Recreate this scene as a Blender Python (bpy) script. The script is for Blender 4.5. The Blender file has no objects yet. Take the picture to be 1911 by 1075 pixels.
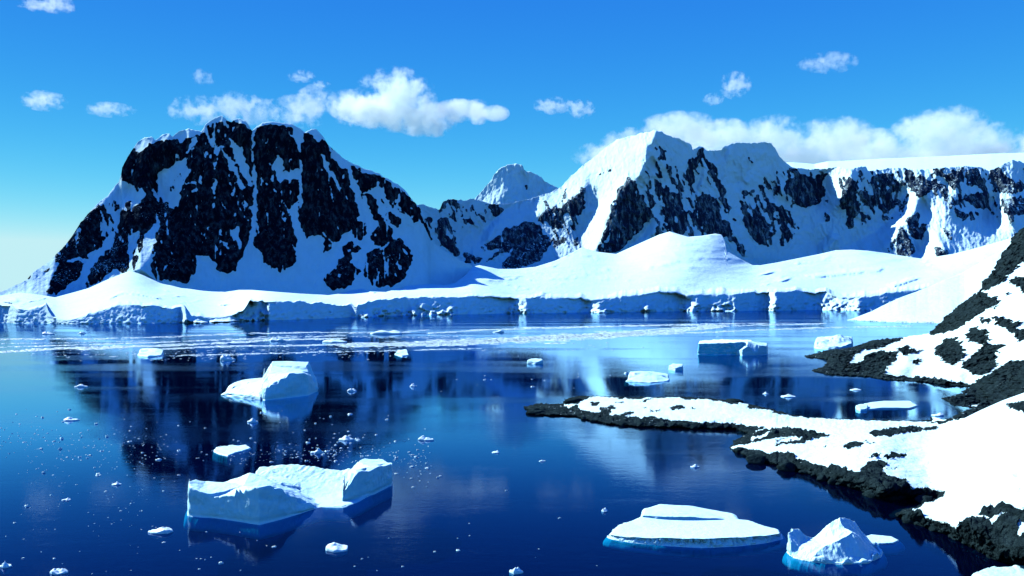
import bpy, math, random
import numpy as np

# ------------------------------------------------------------------ camera, sky, sun, exposure
S = bpy.context.scene
C = S.collection
F = 1486.3          # focal length in photograph pixels (28 mm on a 36 mm sensor, 1911 px wide)
CX = 955.5
HZ = 556.0          # row of the horizon in the photograph
H = 50.0            # eye height above the water
cam_data = bpy.data.cameras.new('camera')
cam = bpy.data.objects.new('camera', cam_data)
C.objects.link(cam)
cam.location = (0, 0, H)
cam.rotation_euler = (math.radians(90), 0, 0)
cam_data.sensor_width = 36.0
cam_data.lens = 28.0
cam_data.shift_y = (HZ - 537.5) / 1911.0
cam_data.clip_start = 1.0
cam_data.clip_end = 80000.0
S.camera = cam

SUN_EL = 38.0
SUN_AZ = -60.0      # from straight ahead, negative = to the left
world = bpy.data.worlds.new('World')
S.world = world
world.use_nodes = True
wn = world.node_tree.nodes
wl = world.node_tree.links
wn.clear()
w_out = wn.new('ShaderNodeOutputWorld')
w_bg = wn.new('ShaderNodeBackground')
w_sky = wn.new('ShaderNodeTexSky')
w_sky.sky_type = 'NISHITA'
w_sky.sun_disc = False
w_sky.sun_elevation = math.radians(SUN_EL)
w_sky.sun_rotation = math.radians(SUN_AZ)
w_sky.altitude = 50
w_sky.air_density = 1.0
w_sky.dust_density = 0.5
w_sky.ozone_density = 2.0
# the photograph's sky varies with height only: look the sky up at one azimuth, then grade each channel
w_tc = wn.new('ShaderNodeTexCoord')
w_sep = wn.new('ShaderNodeSeparateXYZ')
wl.new(w_tc.outputs['Generated'], w_sep.inputs[0])


def wmath(op, a, b=None):
    n = wn.new('ShaderNodeMath'); n.operation = op
    for k, x in enumerate((a, b)):
        if x is None: continue
        if hasattr(x, 'links'): wl.new(x, n.inputs[k])
        else: n.inputs[k].default_value = x
    return n.outputs[0]


w_z = wmath('MAXIMUM', w_sep.outputs['Z'], 0.062)
w_r = wmath('SQRT', wmath('SUBTRACT', 1.0, wmath('MULTIPLY', w_z, w_z)))
w_comb = wn.new('ShaderNodeCombineXYZ')
_az = math.radians(SUN_AZ + 90)
wl.new(wmath('MULTIPLY', w_r, math.sin(_az)), w_comb.inputs[0])
wl.new(wmath('MULTIPLY', w_r, math.cos(_az)), w_comb.inputs[1])
wl.new(w_z, w_comb.inputs[2])
wl.new(w_comb.outputs[0], w_sky.inputs['Vector'])
w_srgb = wn.new('ShaderNodeSeparateColor')
wl.new(w_sky.outputs[0], w_srgb.inputs[0])
w_crgb = wn.new('ShaderNodeCombineColor')
for k, (ref, tgt, pw, lin) in enumerate(((0.386, 0.225, 4.2, 0.040), (0.502, 0.61, 1.55, 0.0), (0.519, 0.725, 0.39, 0.0))):
    w_x = wmath('MULTIPLY', w_srgb.outputs[k], 0.1 / ref)
    wl.new(wmath('ADD', wmath('MULTIPLY', wmath('POWER', w_x, pw), tgt * 10), wmath('MULTIPLY', w_x, lin * 10)), w_crgb.inputs[k])
wl.new(w_crgb.outputs[0], w_bg.inputs[0])
w_bg.inputs[1].default_value = 0.0635
wl.new(w_bg.outputs[0], w_out.inputs[0])

sun_data = bpy.data.lights.new('sun', 'SUN')
sun_data.energy = 4.3
sun_data.angle = math.radians(0.5)
sun_data.color = (1.0, 0.985, 0.92)
sun = bpy.data.objects.new('sun', sun_data)
C.objects.link(sun)
_e, _a = math.radians(SUN_EL), math.radians(SUN_AZ)
from mathutils import Vector
SDIR = Vector((math.sin(_a) * math.cos(_e), math.cos(_a) * math.cos(_e), math.sin(_e)))
sun.rotation_euler = SDIR.to_track_quat('Z', 'Y').to_euler()
sun.location = SDIR * 4000

S.view_settings.view_transform = 'Standard'
S.view_settings.look = 'None'
S.view_settings.exposure = 1.0
S.view_settings.gamma = 1.0
S.render.engine = 'CYCLES'
S.cycles.max_bounces = 8
S.cycles.diffuse_bounces = 0
S.cycles.glossy_bounces = 3
S.cycles.transparent_max_bounces = 8
S.cycles.volume_bounces = 6
S.cycles.caustics_reflective = False
S.cycles.caustics_refractive = False
S.cycles.use_denoising = True

# ------------------------------------------------------------------ numeric helpers
_rng = np.random.RandomState(7)
PERM = np.concatenate([_rng.permutation(256)] * 3).astype(np.int64)
GR = _rng.normal(size=(256, 3)); GR /= np.linalg.norm(GR, axis=1)[:, None]


def perlin(x, y, z=0.0):
    x, y, z = np.broadcast_arrays(np.asarray(x, float), np.asarray(y, float), np.asarray(z, float))
    xi, yi, zi = np.floor(x).astype(np.int64), np.floor(y).astype(np.int64), np.floor(z).astype(np.int64)
    xf, yf, zf = x - xi, y - yi, z - zi
    u, v, w = [t * t * t * (t * (t * 6 - 15) + 10) for t in (xf, yf, zf)]
    xi &= 255; yi &= 255; zi &= 255
    out = 0
    for dx in (0, 1):
        for dy in (0, 1):
            for dz in (0, 1):
                h = PERM[PERM[PERM[(xi + dx) & 255] + ((yi + dy) & 255)] + ((zi + dz) & 255)]
                g = GR[h]
                d = g[..., 0] * (xf - dx) + g[..., 1] * (yf - dy) + g[..., 2] * (zf - dz)
                out = out + d * (u if dx else 1 - u) * (v if dy else 1 - v) * (w if dz else 1 - w)
    return out * 1.6


def fbm(x, y, z=0.0, octv=4, gain=0.5):
    o, a, f = 0, 1.0, 1.0
    for i in range(octv):
        o = o + a * perlin(np.asarray(x) * f + 17.3 * i, np.asarray(y) * f + 5.1 * i, np.asarray(z) * f)
        a *= gain; f *= 2.03
    return o


def ridged(x, y, z=0.0, octv=4):
    o, a, f = 0, 0.5, 1.0
    for i in range(octv):
        n = 1 - np.abs(perlin(np.asarray(x) * f + 9.7 * i, np.asarray(y) * f + 3.3 * i, np.asarray(z) * f))
        o = o + a * n * n
        a *= 0.5; f *= 2.1
    return o


def cells(x, y, seed=0.0):
    """distance to nearest and second-nearest jittered cell point, plus a random value per cell"""
    xi, yi = np.floor(x).astype(np.int64), np.floor(y).astype(np.int64)
    f1 = np.full(x.shape, 9.0); f2 = np.full(x.shape, 9.0); val = np.zeros(x.shape)
    for dx in (-1, 0, 1):
        for dy in (-1, 0, 1):
            cx, cy = xi + dx, yi + dy
            h = PERM[PERM[(cx & 255)] + (cy & 255)]
            h2 = PERM[h + 31]; h3 = PERM[h2 + 57]
            px, py = cx + h / 256.0, cy + h2 / 256.0
            d = np.hypot(x - px, y - py)
            closer = d < f1
            f2 = np.where(closer, f1, np.minimum(f2, d))
            val = np.where(closer, h3 / 256.0, val)
            f1 = np.where(closer, d, f1)
    return f1, f2, val


def inside(poly, X, Y):
    r = np.zeros(X.shape, bool)
    n = len(poly)
    for i in range(n):
        x1, y1 = poly[i]; x2, y2 = poly[(i + 1) % n]
        if y1 == y2:
            continue
        c = ((y1 > Y) != (y2 > Y))
        r ^= c & (X < (x2 - x1) * (Y - y1) / (y2 - y1) + x1)
    return r


def polymask(polys, X, Y):
    r = np.zeros(X.shape, bool)
    for p in polys:
        xs = [q[0] for q in p]; ys = [q[1] for q in p]
        sel = (X > min(xs)) & (X < max(xs)) & (Y > min(ys)) & (Y < max(ys))
        if sel.any():
            r[sel] |= inside(p, X[sel], Y[sel])
    return r


def signed_dist(poly, X, Y, ay=1.0):
    d = np.full(X.shape, 1e9)
    n = len(poly)
    for i in range(n):
        x1, y1 = poly[i]; x2, y2 = poly[(i + 1) % n]
        ex, ey = x2 - x1, (y2 - y1) * ay
        wx, wy = X - x1, (Y - y1) * ay
        t = np.clip((wx * ex + wy * ey) / (ex * ex + ey * ey + 1e-9), 0, 1)
        d = np.minimum(d, np.hypot(wx - t * ex, wy - t * ey))
    return np.where(inside(poly, X, Y), d, -d)


def tps(pts, lam=1e-3):
    """thin plate spline through (x, y, value)"""
    P = np.array(pts, float)
    xy, v = P[:, :2], P[:, 2]
    sc = np.abs(xy - xy.mean(0)).max(); ce = xy.mean(0)
    q = (xy - ce) / sc
    def U(r2): return r2 * np.log(r2 + 1e-12)
    n = len(P)
    K = U(((q[:, None] - q[None]) ** 2).sum(-1)) + lam * np.eye(n)
    A = np.zeros((n + 3, n + 3))
    A[:n, :n] = K; A[:n, n] = 1; A[:n, n + 1:] = q
    A[n, :n] = 1; A[n + 1:, :n] = q.T
    s = np.linalg.solve(A, np.concatenate([v, np.zeros(3)]))
    def f(X, Y):
        X = (np.asarray(X, float) - ce[0]) / sc; Y = (np.asarray(Y, float) - ce[1]) / sc
        o = s[n] + s[n + 1] * X + s[n + 2] * Y
        for i in range(n):
            o = o + s[i] * U((X - q[i, 0]) ** 2 + (Y - q[i, 1]) ** 2)
        return o
    return f


def blur(a, r):
    """gaussian blur by FFT with mirrored edges"""
    p = int(3 * r) + 1
    b = np.pad(a.astype(float), p, mode='edge')
    fy = np.fft.fftfreq(b.shape[0])[:, None]; fx = np.fft.rfftfreq(b.shape[1])[None]
    g = np.exp(-2 * (math.pi * r) ** 2 * (fx * fx + fy * fy))
    return np.fft.irfft2(np.fft.rfft2(b) * g, s=b.shape)[p:-p, p:-p]


def integrate(gx, gy):
    """surface whose gradients are closest to gx, gy (mirrored Poisson solve)"""
    h, w = gx.shape
    div = np.zeros((h, w))
    div[:, 1:] += gx[:, :-1]; div[:, :-1] -= 0
    div = np.zeros((h, w))
    div[:, :-1] += gx[:, :-1]; div[:, 1:] -= gx[:, :-1]
    div[:-1, :] += gy[:-1, :]; div[1:, :] -= gy[:-1, :]
    m = np.block([[div, div[:, ::-1]], [div[::-1], div[::-1, ::-1]]])
    ky = np.fft.fftfreq(2 * h)[:, None]; kx = np.fft.rfftfreq(2 * w)[None]
    lap = 2 * np.cos(2 * math.pi * kx) + 2 * np.cos(2 * math.pi * ky) - 4
    lap[0, 0] = 1
    f = np.fft.rfft2(m) / lap
    f[0, 0] = 0
    return np.fft.irfft2(f, s=m.shape)[:h, :w]


def bilinear(A, fx, fy):
    h, w = A.shape
    fx = np.clip(fx, 0, w - 1.001); fy = np.clip(fy, 0, h - 1.001)
    x0, y0 = fx.astype(int), fy.astype(int)
    u, v = fx - x0, fy - y0
    return (A[y0, x0] * (1 - u) * (1 - v) + A[y0, x0 + 1] * u * (1 - v) + A[y0 + 1, x0] * (1 - u) * v + A[y0 + 1, x0 + 1] * u * v)


def P(px, py, Y):
    """point at a given distance in front of the camera seen at a pixel of the photograph"""
    return ((px - CX) / F * Y, Y, H - (py - HZ) / F * Y)


def W(px, py, z=0.0):
    """point at height z seen at a pixel of the photograph"""
    Y = (H - z) * F / (py - HZ)
    return ((px - CX) / F * Y, Y)


def pl(pts):
    xs = np.array([p[0] for p in pts], float); ys = np.array([p[1] for p in pts], float)
    return lambda x: np.interp(x, xs, ys)


# ------------------------------------------------------------------ mesh helpers
def grid_faces(nr, nc, wrap=False):
    r = np.arange(nr - 1)[:, None]; c = np.arange(nc if wrap else nc - 1)[None]
    c2 = (c + 1) % nc
    return np.stack([r * nc + c, r * nc + c2, (r + 1) * nc + c2, (r + 1) * nc + c], -1).reshape(-1, 4)


def mesh_object(name, verts, faces, mat, attrs=None, origin=None, smooth=True, tris=None):
    me = bpy.data.meshes.new(name)
    v = np.asarray(verts, np.float64).reshape(-1, 3)
    if origin is not None:
        v = v - np.asarray(origin)
    fq = np.asarray(faces, np.int64).reshape(-1, 4) if len(faces) else np.zeros((0, 4), np.int64)
    nt = 0 if tris is None else len(tris)
    loops = fq.ravel() if nt == 0 else np.concatenate([fq.ravel(), np.asarray(tris, np.int64).ravel()])
    me.vertices.add(len(v)); me.vertices.foreach_set('co', v.astype(np.float32).ravel())
    me.loops.add(len(loops)); me.loops.foreach_set('vertex_index', loops.astype(np.int32))
    me.polygons.add(len(fq) + nt)
    st = np.concatenate([np.arange(len(fq)) * 4, len(fq) * 4 + np.arange(nt) * 3]).astype(np.int32)
    me.polygons.foreach_set('loop_start', st)
    me.update(calc_edges=True)
    me.validate()
    if smooth:
        me.polygons.foreach_set('use_smooth', np.ones(len(me.polygons), bool))
    for k, a in (attrs or {}).items():
        at = me.attributes.new(k, 'FLOAT', 'POINT')
        at.data.foreach_set('value', np.asarray(a, np.float32).ravel())
    if mat:
        me.materials.append(mat)
    o = bpy.data.objects.new(name, me)
    if origin is not None:
        o.location = origin
    C.objects.link(o)
    return o


def tag(o, label=None, cat=None, group=None, kind=None):
    if label: o['label'] = label
    if cat: o['category'] = cat
    if group: o['group'] = group
    if kind: o['kind'] = kind
    return o


# ------------------------------------------------------------------ materials
def new_mat(name):
    m = bpy.data.materials.new(name)
    m.use_nodes = True
    nt = m.node_tree
    nt.nodes.clear()
    out = nt.nodes.new('ShaderNodeOutputMaterial')
    return m, nt, out


def N(nt, typ, **kw):
    n = nt.nodes.new(typ)
    for k, v in kw.items():
        setattr(n, k, v)
    return n


def mathn(nt, op, a, b=None, clamp=False):
    n = nt.nodes.new('ShaderNodeMath'); n.operation = op; n.use_clamp = clamp
    for i, x in enumerate((a, b)):
        if x is None: continue
        if hasattr(x, 'links'): nt.links.new(x, n.inputs[i])
        else: n.inputs[i].default_value = x
    return n.outputs[0]


def maprange(nt, x, a, b, c=0.0, d=1.0, smooth=True):
    n = nt.nodes.new('ShaderNodeMapRange')
    n.interpolation_type = 'SMOOTHSTEP' if smooth else 'LINEAR'
    nt.links.new(x, n.inputs[0])
    for i, v in enumerate((a, b, c, d)): n.inputs[i + 1].default_value = v
    return n.outputs[0]


def noise(nt, vec, scale, detail=4, rough=0.55, dim='3D'):
    n = nt.nodes.new('ShaderNodeTexNoise')
    n.inputs['Scale'].default_value = scale
    n.inputs['Detail'].default_value = detail
    n.inputs['Roughness'].default_value = rough
    nt.links.new(vec, n.inputs['Vector'])
    return n.outputs['Fac']


def mapping(nt, vec, scale=(1, 1, 1), rot=(0, 0, 0)):
    n = nt.nodes.new('ShaderNodeMapping')
    n.inputs['Scale'].default_value = scale
    n.inputs['Rotation'].default_value = rot
    nt.links.new(vec, n.inputs['Vector'])
    return n.outputs[0]


def mixc(nt, fac, a, b):
    n = nt.nodes.new('ShaderNodeMix'); n.data_type = 'RGBA'
    if hasattr(fac, 'links'): nt.links.new(fac, n.inputs[0])
    else: n.inputs[0].default_value = fac
    for i, x in ((6, a), (7, b)):
        if hasattr(x, 'links'): nt.links.new(x, n.inputs[i])
        else: n.inputs[i].default_value = (*x, 1)
    return n.outputs[2]


SNOW = (0.55, 0.86, 0.93)
ICE = (0.36, 0.80, 0.94)


def terrain_mat(name, s, rock_a, rock_b, veil=0.0, dust=0.35, bump=1.0, stretch=(1, 1, 0.35), snow=SNOW):
    """snow over rock: the 'rock' attribute says where the rock is bare; s = size in metres of the rock detail"""
    m, nt, out = new_mat(name)
    geo = N(nt, 'ShaderNodeNewGeometry')
    pos = geo.outputs['Position']
    at = N(nt, 'ShaderNodeAttribute', attribute_name='rock')
    st = mapping(nt, pos, stretch)
    n1 = noise(nt, st, 1.0 / s, 6, 0.62)
    n2 = noise(nt, st, 0.28 / s, 4, 0.6)
    n3 = noise(nt, pos, 3.2 / s, 5, 0.65)
    edge = mathn(nt, 'ADD', at.outputs['Fac'], mathn(nt, 'MULTIPLY', mathn(nt, 'SUBTRACT', n1, 0.5), 0.9))
    rock = maprange(nt, edge, 0.46, 0.54)
    # snow caught on ledges inside the rock
    sep = N(nt, 'ShaderNodeSeparateXYZ'); nt.links.new(geo.outputs['Normal'], sep.inputs[0])
    led = mathn(nt, 'ADD', mathn(nt, 'MULTIPLY', sep.outputs['Z'], 0.55), mathn(nt, 'MULTIPLY', n3, 0.9))
    led = mathn(nt, 'ADD', led, mathn(nt, 'MULTIPLY', n2, 0.45))
    ledge = maprange(nt, led, 1.24 - dust * 0.3, 1.32 - dust * 0.3)
    rockf = mathn(nt, 'MULTIPLY', rock, mathn(nt, 'SUBTRACT', 1.0, ledge), clamp=True)
    n4 = noise(nt, mapping(nt, pos, (1, 1, 0.32), (0.0, 0.5, 0.0)), 1.0 / s, 6, 0.7)
    rockf = mathn(nt, 'MULTIPLY', rockf, maprange(nt, n4, 0.46, 0.72, 1.0, 1.0 - veil))
    rc = mixc(nt, maprange(nt, n1, 0.3, 0.7), rock_a, rock_b)
    rc = mixc(nt, maprange(nt, n3, 0.35, 0.75), rc, tuple(x * 0.55 for x in rock_a))
    sn = mixc(nt, maprange(nt, n2, 0.35, 0.75), snow, tuple(x * 0.93 for x in snow))
    col = mixc(nt, rockf, sn, rc)
    b = N(nt, 'ShaderNodeBsdfPrincipled')
    nt.links.new(col, b.inputs['Base Color'])
    b.inputs['Roughness'].default_value = 0.75
    b.inputs['Specular IOR Level'].default_value = 0.0
    hgt = mathn(nt, 'ADD', mathn(nt, 'MULTIPLY', n1, mathn(nt, 'ADD', mathn(nt, 'MULTIPLY', rock, 1.0), 0.28)), mathn(nt, 'MULTIPLY', n3, mathn(nt, 'ADD', mathn(nt, 'MULTIPLY', rock, 0.35), 0.03)))
    bp = N(nt, 'ShaderNodeBump'); bp.inputs['Strength'].default_value = 0.8 * bump; bp.inputs['Distance'].default_value = s * 0.9
    nt.links.new(hgt, bp.inputs['Height'])
    nt.links.new(bp.outputs[0], b.inputs['Normal'])
    nt.links.new(b.outputs[0], out.inputs[0])
    return m


def ice_mat(name, base, deep, s=2.0, bump=0.35, amount=0.5):
    m, nt, out = new_mat(name)
    geo = N(nt, 'ShaderNodeNewGeometry')
    tc = N(nt, 'ShaderNodeTexCoord')
    pos = tc.outputs['Object']
    n1 = noise(nt, pos, 1.0 / s, 5, 0.55)
    n2 = noise(nt, mapping(nt, pos, (1, 1, 3.0), (0.2, 0.1, 0)), 0.5 / s, 4, 0.6)
    n3 = noise(nt, pos, 5.0 / s, 4, 0.6)
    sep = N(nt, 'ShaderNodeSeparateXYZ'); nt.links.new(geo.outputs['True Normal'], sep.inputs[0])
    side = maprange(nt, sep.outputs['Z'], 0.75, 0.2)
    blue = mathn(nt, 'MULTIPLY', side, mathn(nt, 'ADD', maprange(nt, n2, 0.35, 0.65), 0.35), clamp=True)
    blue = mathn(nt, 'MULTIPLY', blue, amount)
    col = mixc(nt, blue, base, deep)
    b = N(nt, 'ShaderNodeBsdfPrincipled')
    nt.links.new(col, b.inputs['Base Color'])
    b.inputs['Roughness'].default_value = 0.55
    b.inputs['Specular IOR Level'].default_value = 0.3
    bp = N(nt, 'ShaderNodeBump'); bp.inputs['Strength'].default_value = bump; bp.inputs['Distance'].default_value = s * 0.35
    nt.links.new(mathn(nt, 'ADD', n1, mathn(nt, 'MULTIPLY', n3, 0.3)), bp.inputs['Height'])
    nt.links.new(bp.outputs[0], b.inputs['Normal'])
    nt.links.new(b.outputs[0], out.inputs[0])
    return m


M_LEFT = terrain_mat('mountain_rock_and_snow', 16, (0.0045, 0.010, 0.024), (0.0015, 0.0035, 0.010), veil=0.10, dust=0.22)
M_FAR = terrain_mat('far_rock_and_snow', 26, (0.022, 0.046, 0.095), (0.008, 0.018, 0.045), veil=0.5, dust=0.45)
M_SHELF = terrain_mat('glacier_snow', 14, (0.05, 0.05, 0.05), (0.02, 0.02, 0.02), bump=0.8)
M_NEAR = terrain_mat('headland_rock_and_snow', 3.0, (0.024, 0.050, 0.060), (0.004, 0.010, 0.014), dust=-0.35, bump=1.2, stretch=(1, 1, 1.2))
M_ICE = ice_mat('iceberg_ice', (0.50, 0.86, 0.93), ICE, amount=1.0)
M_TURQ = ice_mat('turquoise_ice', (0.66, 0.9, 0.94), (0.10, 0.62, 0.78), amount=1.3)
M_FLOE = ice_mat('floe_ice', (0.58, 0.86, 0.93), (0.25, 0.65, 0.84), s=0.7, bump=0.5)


def water_mat():
    m, nt, out = new_mat('sea_water')
    geo = N(nt, 'ShaderNodeNewGeometry')
    pos = geo.outputs['Position']
    calm = noise(nt, mapping(nt, pos, (0.12, 1.0, 1.0), (0, 0, 0.05)), 0.012, 5, 0.6)      # wind lanes
    calm2 = noise(nt, mapping(nt, pos, (0.5, 1.0, 1.0)), 0.02, 3, 0.5)
    ruffle = maprange(nt, mathn(nt, 'ADD', mathn(nt, 'MULTIPLY', calm, 0.75), mathn(nt, 'MULTIPLY', calm2, 0.25)), 0.42, 0.62)
    w1 = noise(nt, mapping(nt, pos, (0.6, 1.0, 1.0)), 1.1, 3, 0.6)
    w2 = noise(nt, mapping(nt, pos, (0.45, 1.0, 1.0)), 0.30, 3, 0.5)
    bp = N(nt, 'ShaderNodeBump')
    bp.inputs['Distance'].default_value = 0.10
    nt.links.new(mathn(nt, 'ADD', w1, mathn(nt, 'MULTIPLY', w2, 1.2)), bp.inputs['Height'])
    nt.links.new(mathn(nt, 'ADD', mathn(nt, 'MULTIPLY', ruffle, 0.22), 0.06), bp.inputs['Strength'])
    gl = N(nt, 'ShaderNodeBsdfGlossy')
    nt.links.new(mathn(nt, 'ADD', mathn(nt, 'MULTIPLY', ruffle, 0.07), 0.03), gl.inputs['Roughness'])
    nt.links.new(bp.outputs[0], gl.inputs['Normal'])
    body = N(nt, 'ShaderNodeBsdfDiffuse'); body.inputs[0].default_value = (0.0003, 0.0025, 0.030, 1)
    tr = N(nt, 'ShaderNodeBsdfTransparent'); tr.inputs[0].default_value = (0.06, 0.62, 0.82, 1)
    mx = N(nt, 'ShaderNodeMixShader'); mx.inputs[0].default_value = 0.75
    nt.links.new(body.outputs[0], mx.inputs[1]); nt.links.new(tr.outputs[0], mx.inputs[2])
    # reflectance of a rippled sea: strong at grazing angles, falling fast as one looks down
    lw = N(nt, 'ShaderNodeLayerWeight'); lw.inputs['Blend'].default_value = 0.5
    nt.links.new(bp.outputs[0], lw.inputs['Normal'])
    refl = mathn(nt, 'MINIMUM', mathn(nt, 'ADD', mathn(nt, 'MULTIPLY', mathn(nt, 'POWER', lw.outputs['Facing'], 8.6), 2.8), 0.02), 0.80)
    nt.links.new(mixc(nt, maprange(nt, lw.outputs['Facing'], 0.70, 0.90), (0.26, 0.46, 0.92), (0.44, 0.72, 0.97)), gl.inputs['Color'])
    mx2 = N(nt, 'ShaderNodeMixShader')
    nt.links.new(refl, mx2.inputs[0])
    nt.links.new(mx.outputs[0], mx2.inputs[1]); nt.links.new(gl.outputs[0], mx2.inputs[2])
    nt.links.new(mx2.outputs[0], out.inputs[0])
    return m


def plain_mat(name, col, rough=0.8):
    m, nt, out = new_mat(name)
    b = N(nt, 'ShaderNodeBsdfDiffuse'); b.inputs[0].default_value = (*col, 1)
    nt.links.new(b.outputs[0], out.inputs[0])
    return m


# ------------------------------------------------------------------ sea
M_WATER = water_mat()
L = 40000.0
tag(mesh_object('water', [(-L, -2500, 0), (L, -2500, 0), (L, L, 0), (-L, L, 0)], [(0, 1, 2, 3)], M_WATER, smooth=False), kind='structure')
tag(mesh_object('sea_bed', [(-L, -2500, -12), (L, -2500, -12), (L, L, -12), (-L, L, -12)], [(0, 1, 2, 3)], plain_mat('deep_water', (0.0004, 0.003, 0.03)), smooth=False), kind='structure')

# ------------------------------------------------------------------ mountains: relief between a ridge line and a foot line
def fields(x0, x1, y0, y1, rock, snow, lit, shade=(), step=2.0, warp=6.0, seed=0.0, lit_a=0.9, shade_a=-0.25, gully=0.0, hp=60, mixed=(), mix_t=0.1, speck=0.0):
    xs = np.arange(x0, x1 + step, step); ys = np.arange(y0, y1 + step, step)
    X, Y = np.meshgrid(xs, ys)
    wx = fbm(X / 18, Y / 18, seed, 4, 0.6) * warp
    wy = fbm(X / 18, Y / 18, seed + 9, 4, 0.6) * warp
    wx += fbm(X / 5, Y / 5, seed + 20, 2) * 1.6
    wy += fbm(X / 5, Y / 5, seed + 27, 2) * 1.6
    r = polymask(rock, X + wx, Y + wy)
    if speck:
        lo = fbm(X / 60, Y / 60, seed + 31, 3)
        r &= ~(fbm((X - 0.25 * Y) / 4.5, Y / 8, seed + 33, 3, 0.6) > speck - 0.35 * lo)
        r &= ~(np.abs(fbm((X - 0.15 * Y) / 26, Y / 150, seed + 41, 3)) < 0.035 + 0.04 * lo)
        r &= ~(np.abs(fbm((X - 0.7 * Y) / 18, (Y + 0.4 * X) / 120, seed + 47, 3)) < 0.012 + 0.05 * lo)
    if len(mixed):
        mz = polymask(mixed, X + wx * 2, Y + wy * 2)
        sk = fbm((X - Y * 0.4) / 5, Y / 28, seed + 3, 5, 0.65) + 0.35 * fbm((X - Y * 0.4) / 22, Y / 40, seed + 8, 2)
        r |= mz & (sk > mix_t)
    if snow: r &= ~polymask(snow, X + wx, Y + wy)
    l = polymask(lit, X + wx * 0.7, Y + wy * 0.7)
    s = polymask(shade, X + wx * 0.7, Y + wy * 0.7)
    gx = np.where(l, -lit_a, -shade_a)
    gx = np.where(s, 0.6, gx)
    gx = blur(gx, 1.0)
    gy = np.zeros_like(gx)
    R = integrate(gx, gy)
    R = R - blur(R, hp)          # keep the buttresses, drop the overall tilt
    R = R * step
    rock_f = blur(r.astype(float), 0.7)
    bulge = blur(r.astype(float), 5) * gully
    return dict(x0=x0, y0=y0, step=step, rock=rock_f, R=R - bulge)


def relief(name, ridge, foot, Yr, Yf, fld, mat, step=2.0, nrows=150, jag=1.5, jscale=9.0, prof=0.15, rough=0.0, rsx=14, rsy=40, back=600.0, seed=0.0, ridge_fall=1.0, Rscale=1.0, nback=8, slant=0.0):
    cols = np.arange(ridge[0][0], ridge[-1][0] + step, step)
    top = pl(ridge)(cols); bot = pl(foot)(cols)
    bot = np.maximum(bot, top + 1.0)
    t = np.linspace(0, 1, nrows) ** 1.0
    hgt = np.clip((bot - top) / 40.0, 0, 1)
    top = top + fbm(cols / jscale, seed, 0.5, 4, 0.6) * jag * hgt
    PX = np.broadcast_to(cols, (nrows, len(cols)))
    PY = bot + (top - bot) * t[:, None]
    yr, yf = pl(Yr)(cols), pl(Yf)(cols)
    g = t[:, None] + prof * np.sin(math.pi * t[:, None])
    Y0 = yf + (yr - yf) * g
    fx = (PX - fld['x0']) / fld['step']; fy = (PY - fld['y0']) / fld['step']
    rock = bilinear(fld['rock'], fx, fy)
    R = bilinear(fld['R'], fx, fy) * Rscale
    if rough:
        rn = ridged((PX - slant * PY) / rsx + fbm(PX / 30, PY / 30, seed) * 0.6, PY / rsy, seed, 5) - 0.5
        R = R - rn * rough * (0.5 + 0.5 * np.clip(rock, 0, 1)) + fbm(PX / 5, PY / 9, seed + 3, 3) * rough * 0.10
    edge = np.minimum(1, (t[:, None] * (bot - top)) / 12.0)
    Y = Y0 + R * edge * (Y0 / F)
    X = (PX - CX) / F * Y
    Z = H - (PY - HZ) / F * Y
    rows_X, rows_Y, rows_Z, rows_r = [X[:1], X], [Y[:1], Y], [np.full_like(Z[:1], -5.0), Z], [rock[:1], rock]
    zt = Z[-1]; xt = X[-1]; yt = Y[-1]
    for k in range(1, nback + 1):
        u = k / nback
        d = back * u
        zz = zt - np.maximum(zt + 20, 0) * (u ** 1.3) * ridge_fall - 3 * u
        rows_Y.append((yt + d)[None]); rows_X.append((xt * (1 + d / yt))[None]); rows_Z.append(zz[None]); rows_r.append(rock[-1:] * (1 if k > 1 else 1) * 0.4)
    X, Y, Z, rr = [np.concatenate(q, 0) for q in (rows_X, rows_Y, rows_Z, rows_r)]
    v = np.stack([X, Y, Z], -1)
    o = mesh_object(name, v, grid_faces(*X.shape), mat, {'rock': rr})
    o['kind'] = 'structure'
    return o


# the big dark mountain on the left
LEFT_RIDGE = [(-60, 562), (-20, 552), (0, 546), (50, 523), (62, 508), (95, 487), (100, 480), (115, 465), (135, 440), (150, 415), (162, 402), (180, 382), (200, 366), (222, 338), (226, 325), (228, 312), (240, 290), (252, 272), (256, 266), (270, 257), (282, 255), (290, 262), (300, 253), (316, 248), (322, 255), (335, 244), (352, 240), (362, 243), (375, 246), (379, 240), (385, 230), (400, 220), (415, 216), (424, 225), (432, 228), (440, 222), (448, 221), (460, 228), (470, 243), (476, 240), (490, 229), (510, 227), (530, 230), (545, 232), (560, 240), (569, 247), (580, 242), (590, 241), (603, 255), (614, 272), (632, 288), (650, 302), (665, 308), (690, 318), (705, 322), (715, 330), (735, 340), (745, 346), (757, 356), (765, 368), (775, 378), (790, 395), (797, 412), (804, 440), (812, 455), (830, 468), (845, 478), (860, 487), (880, 495), (900, 512)]
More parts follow.
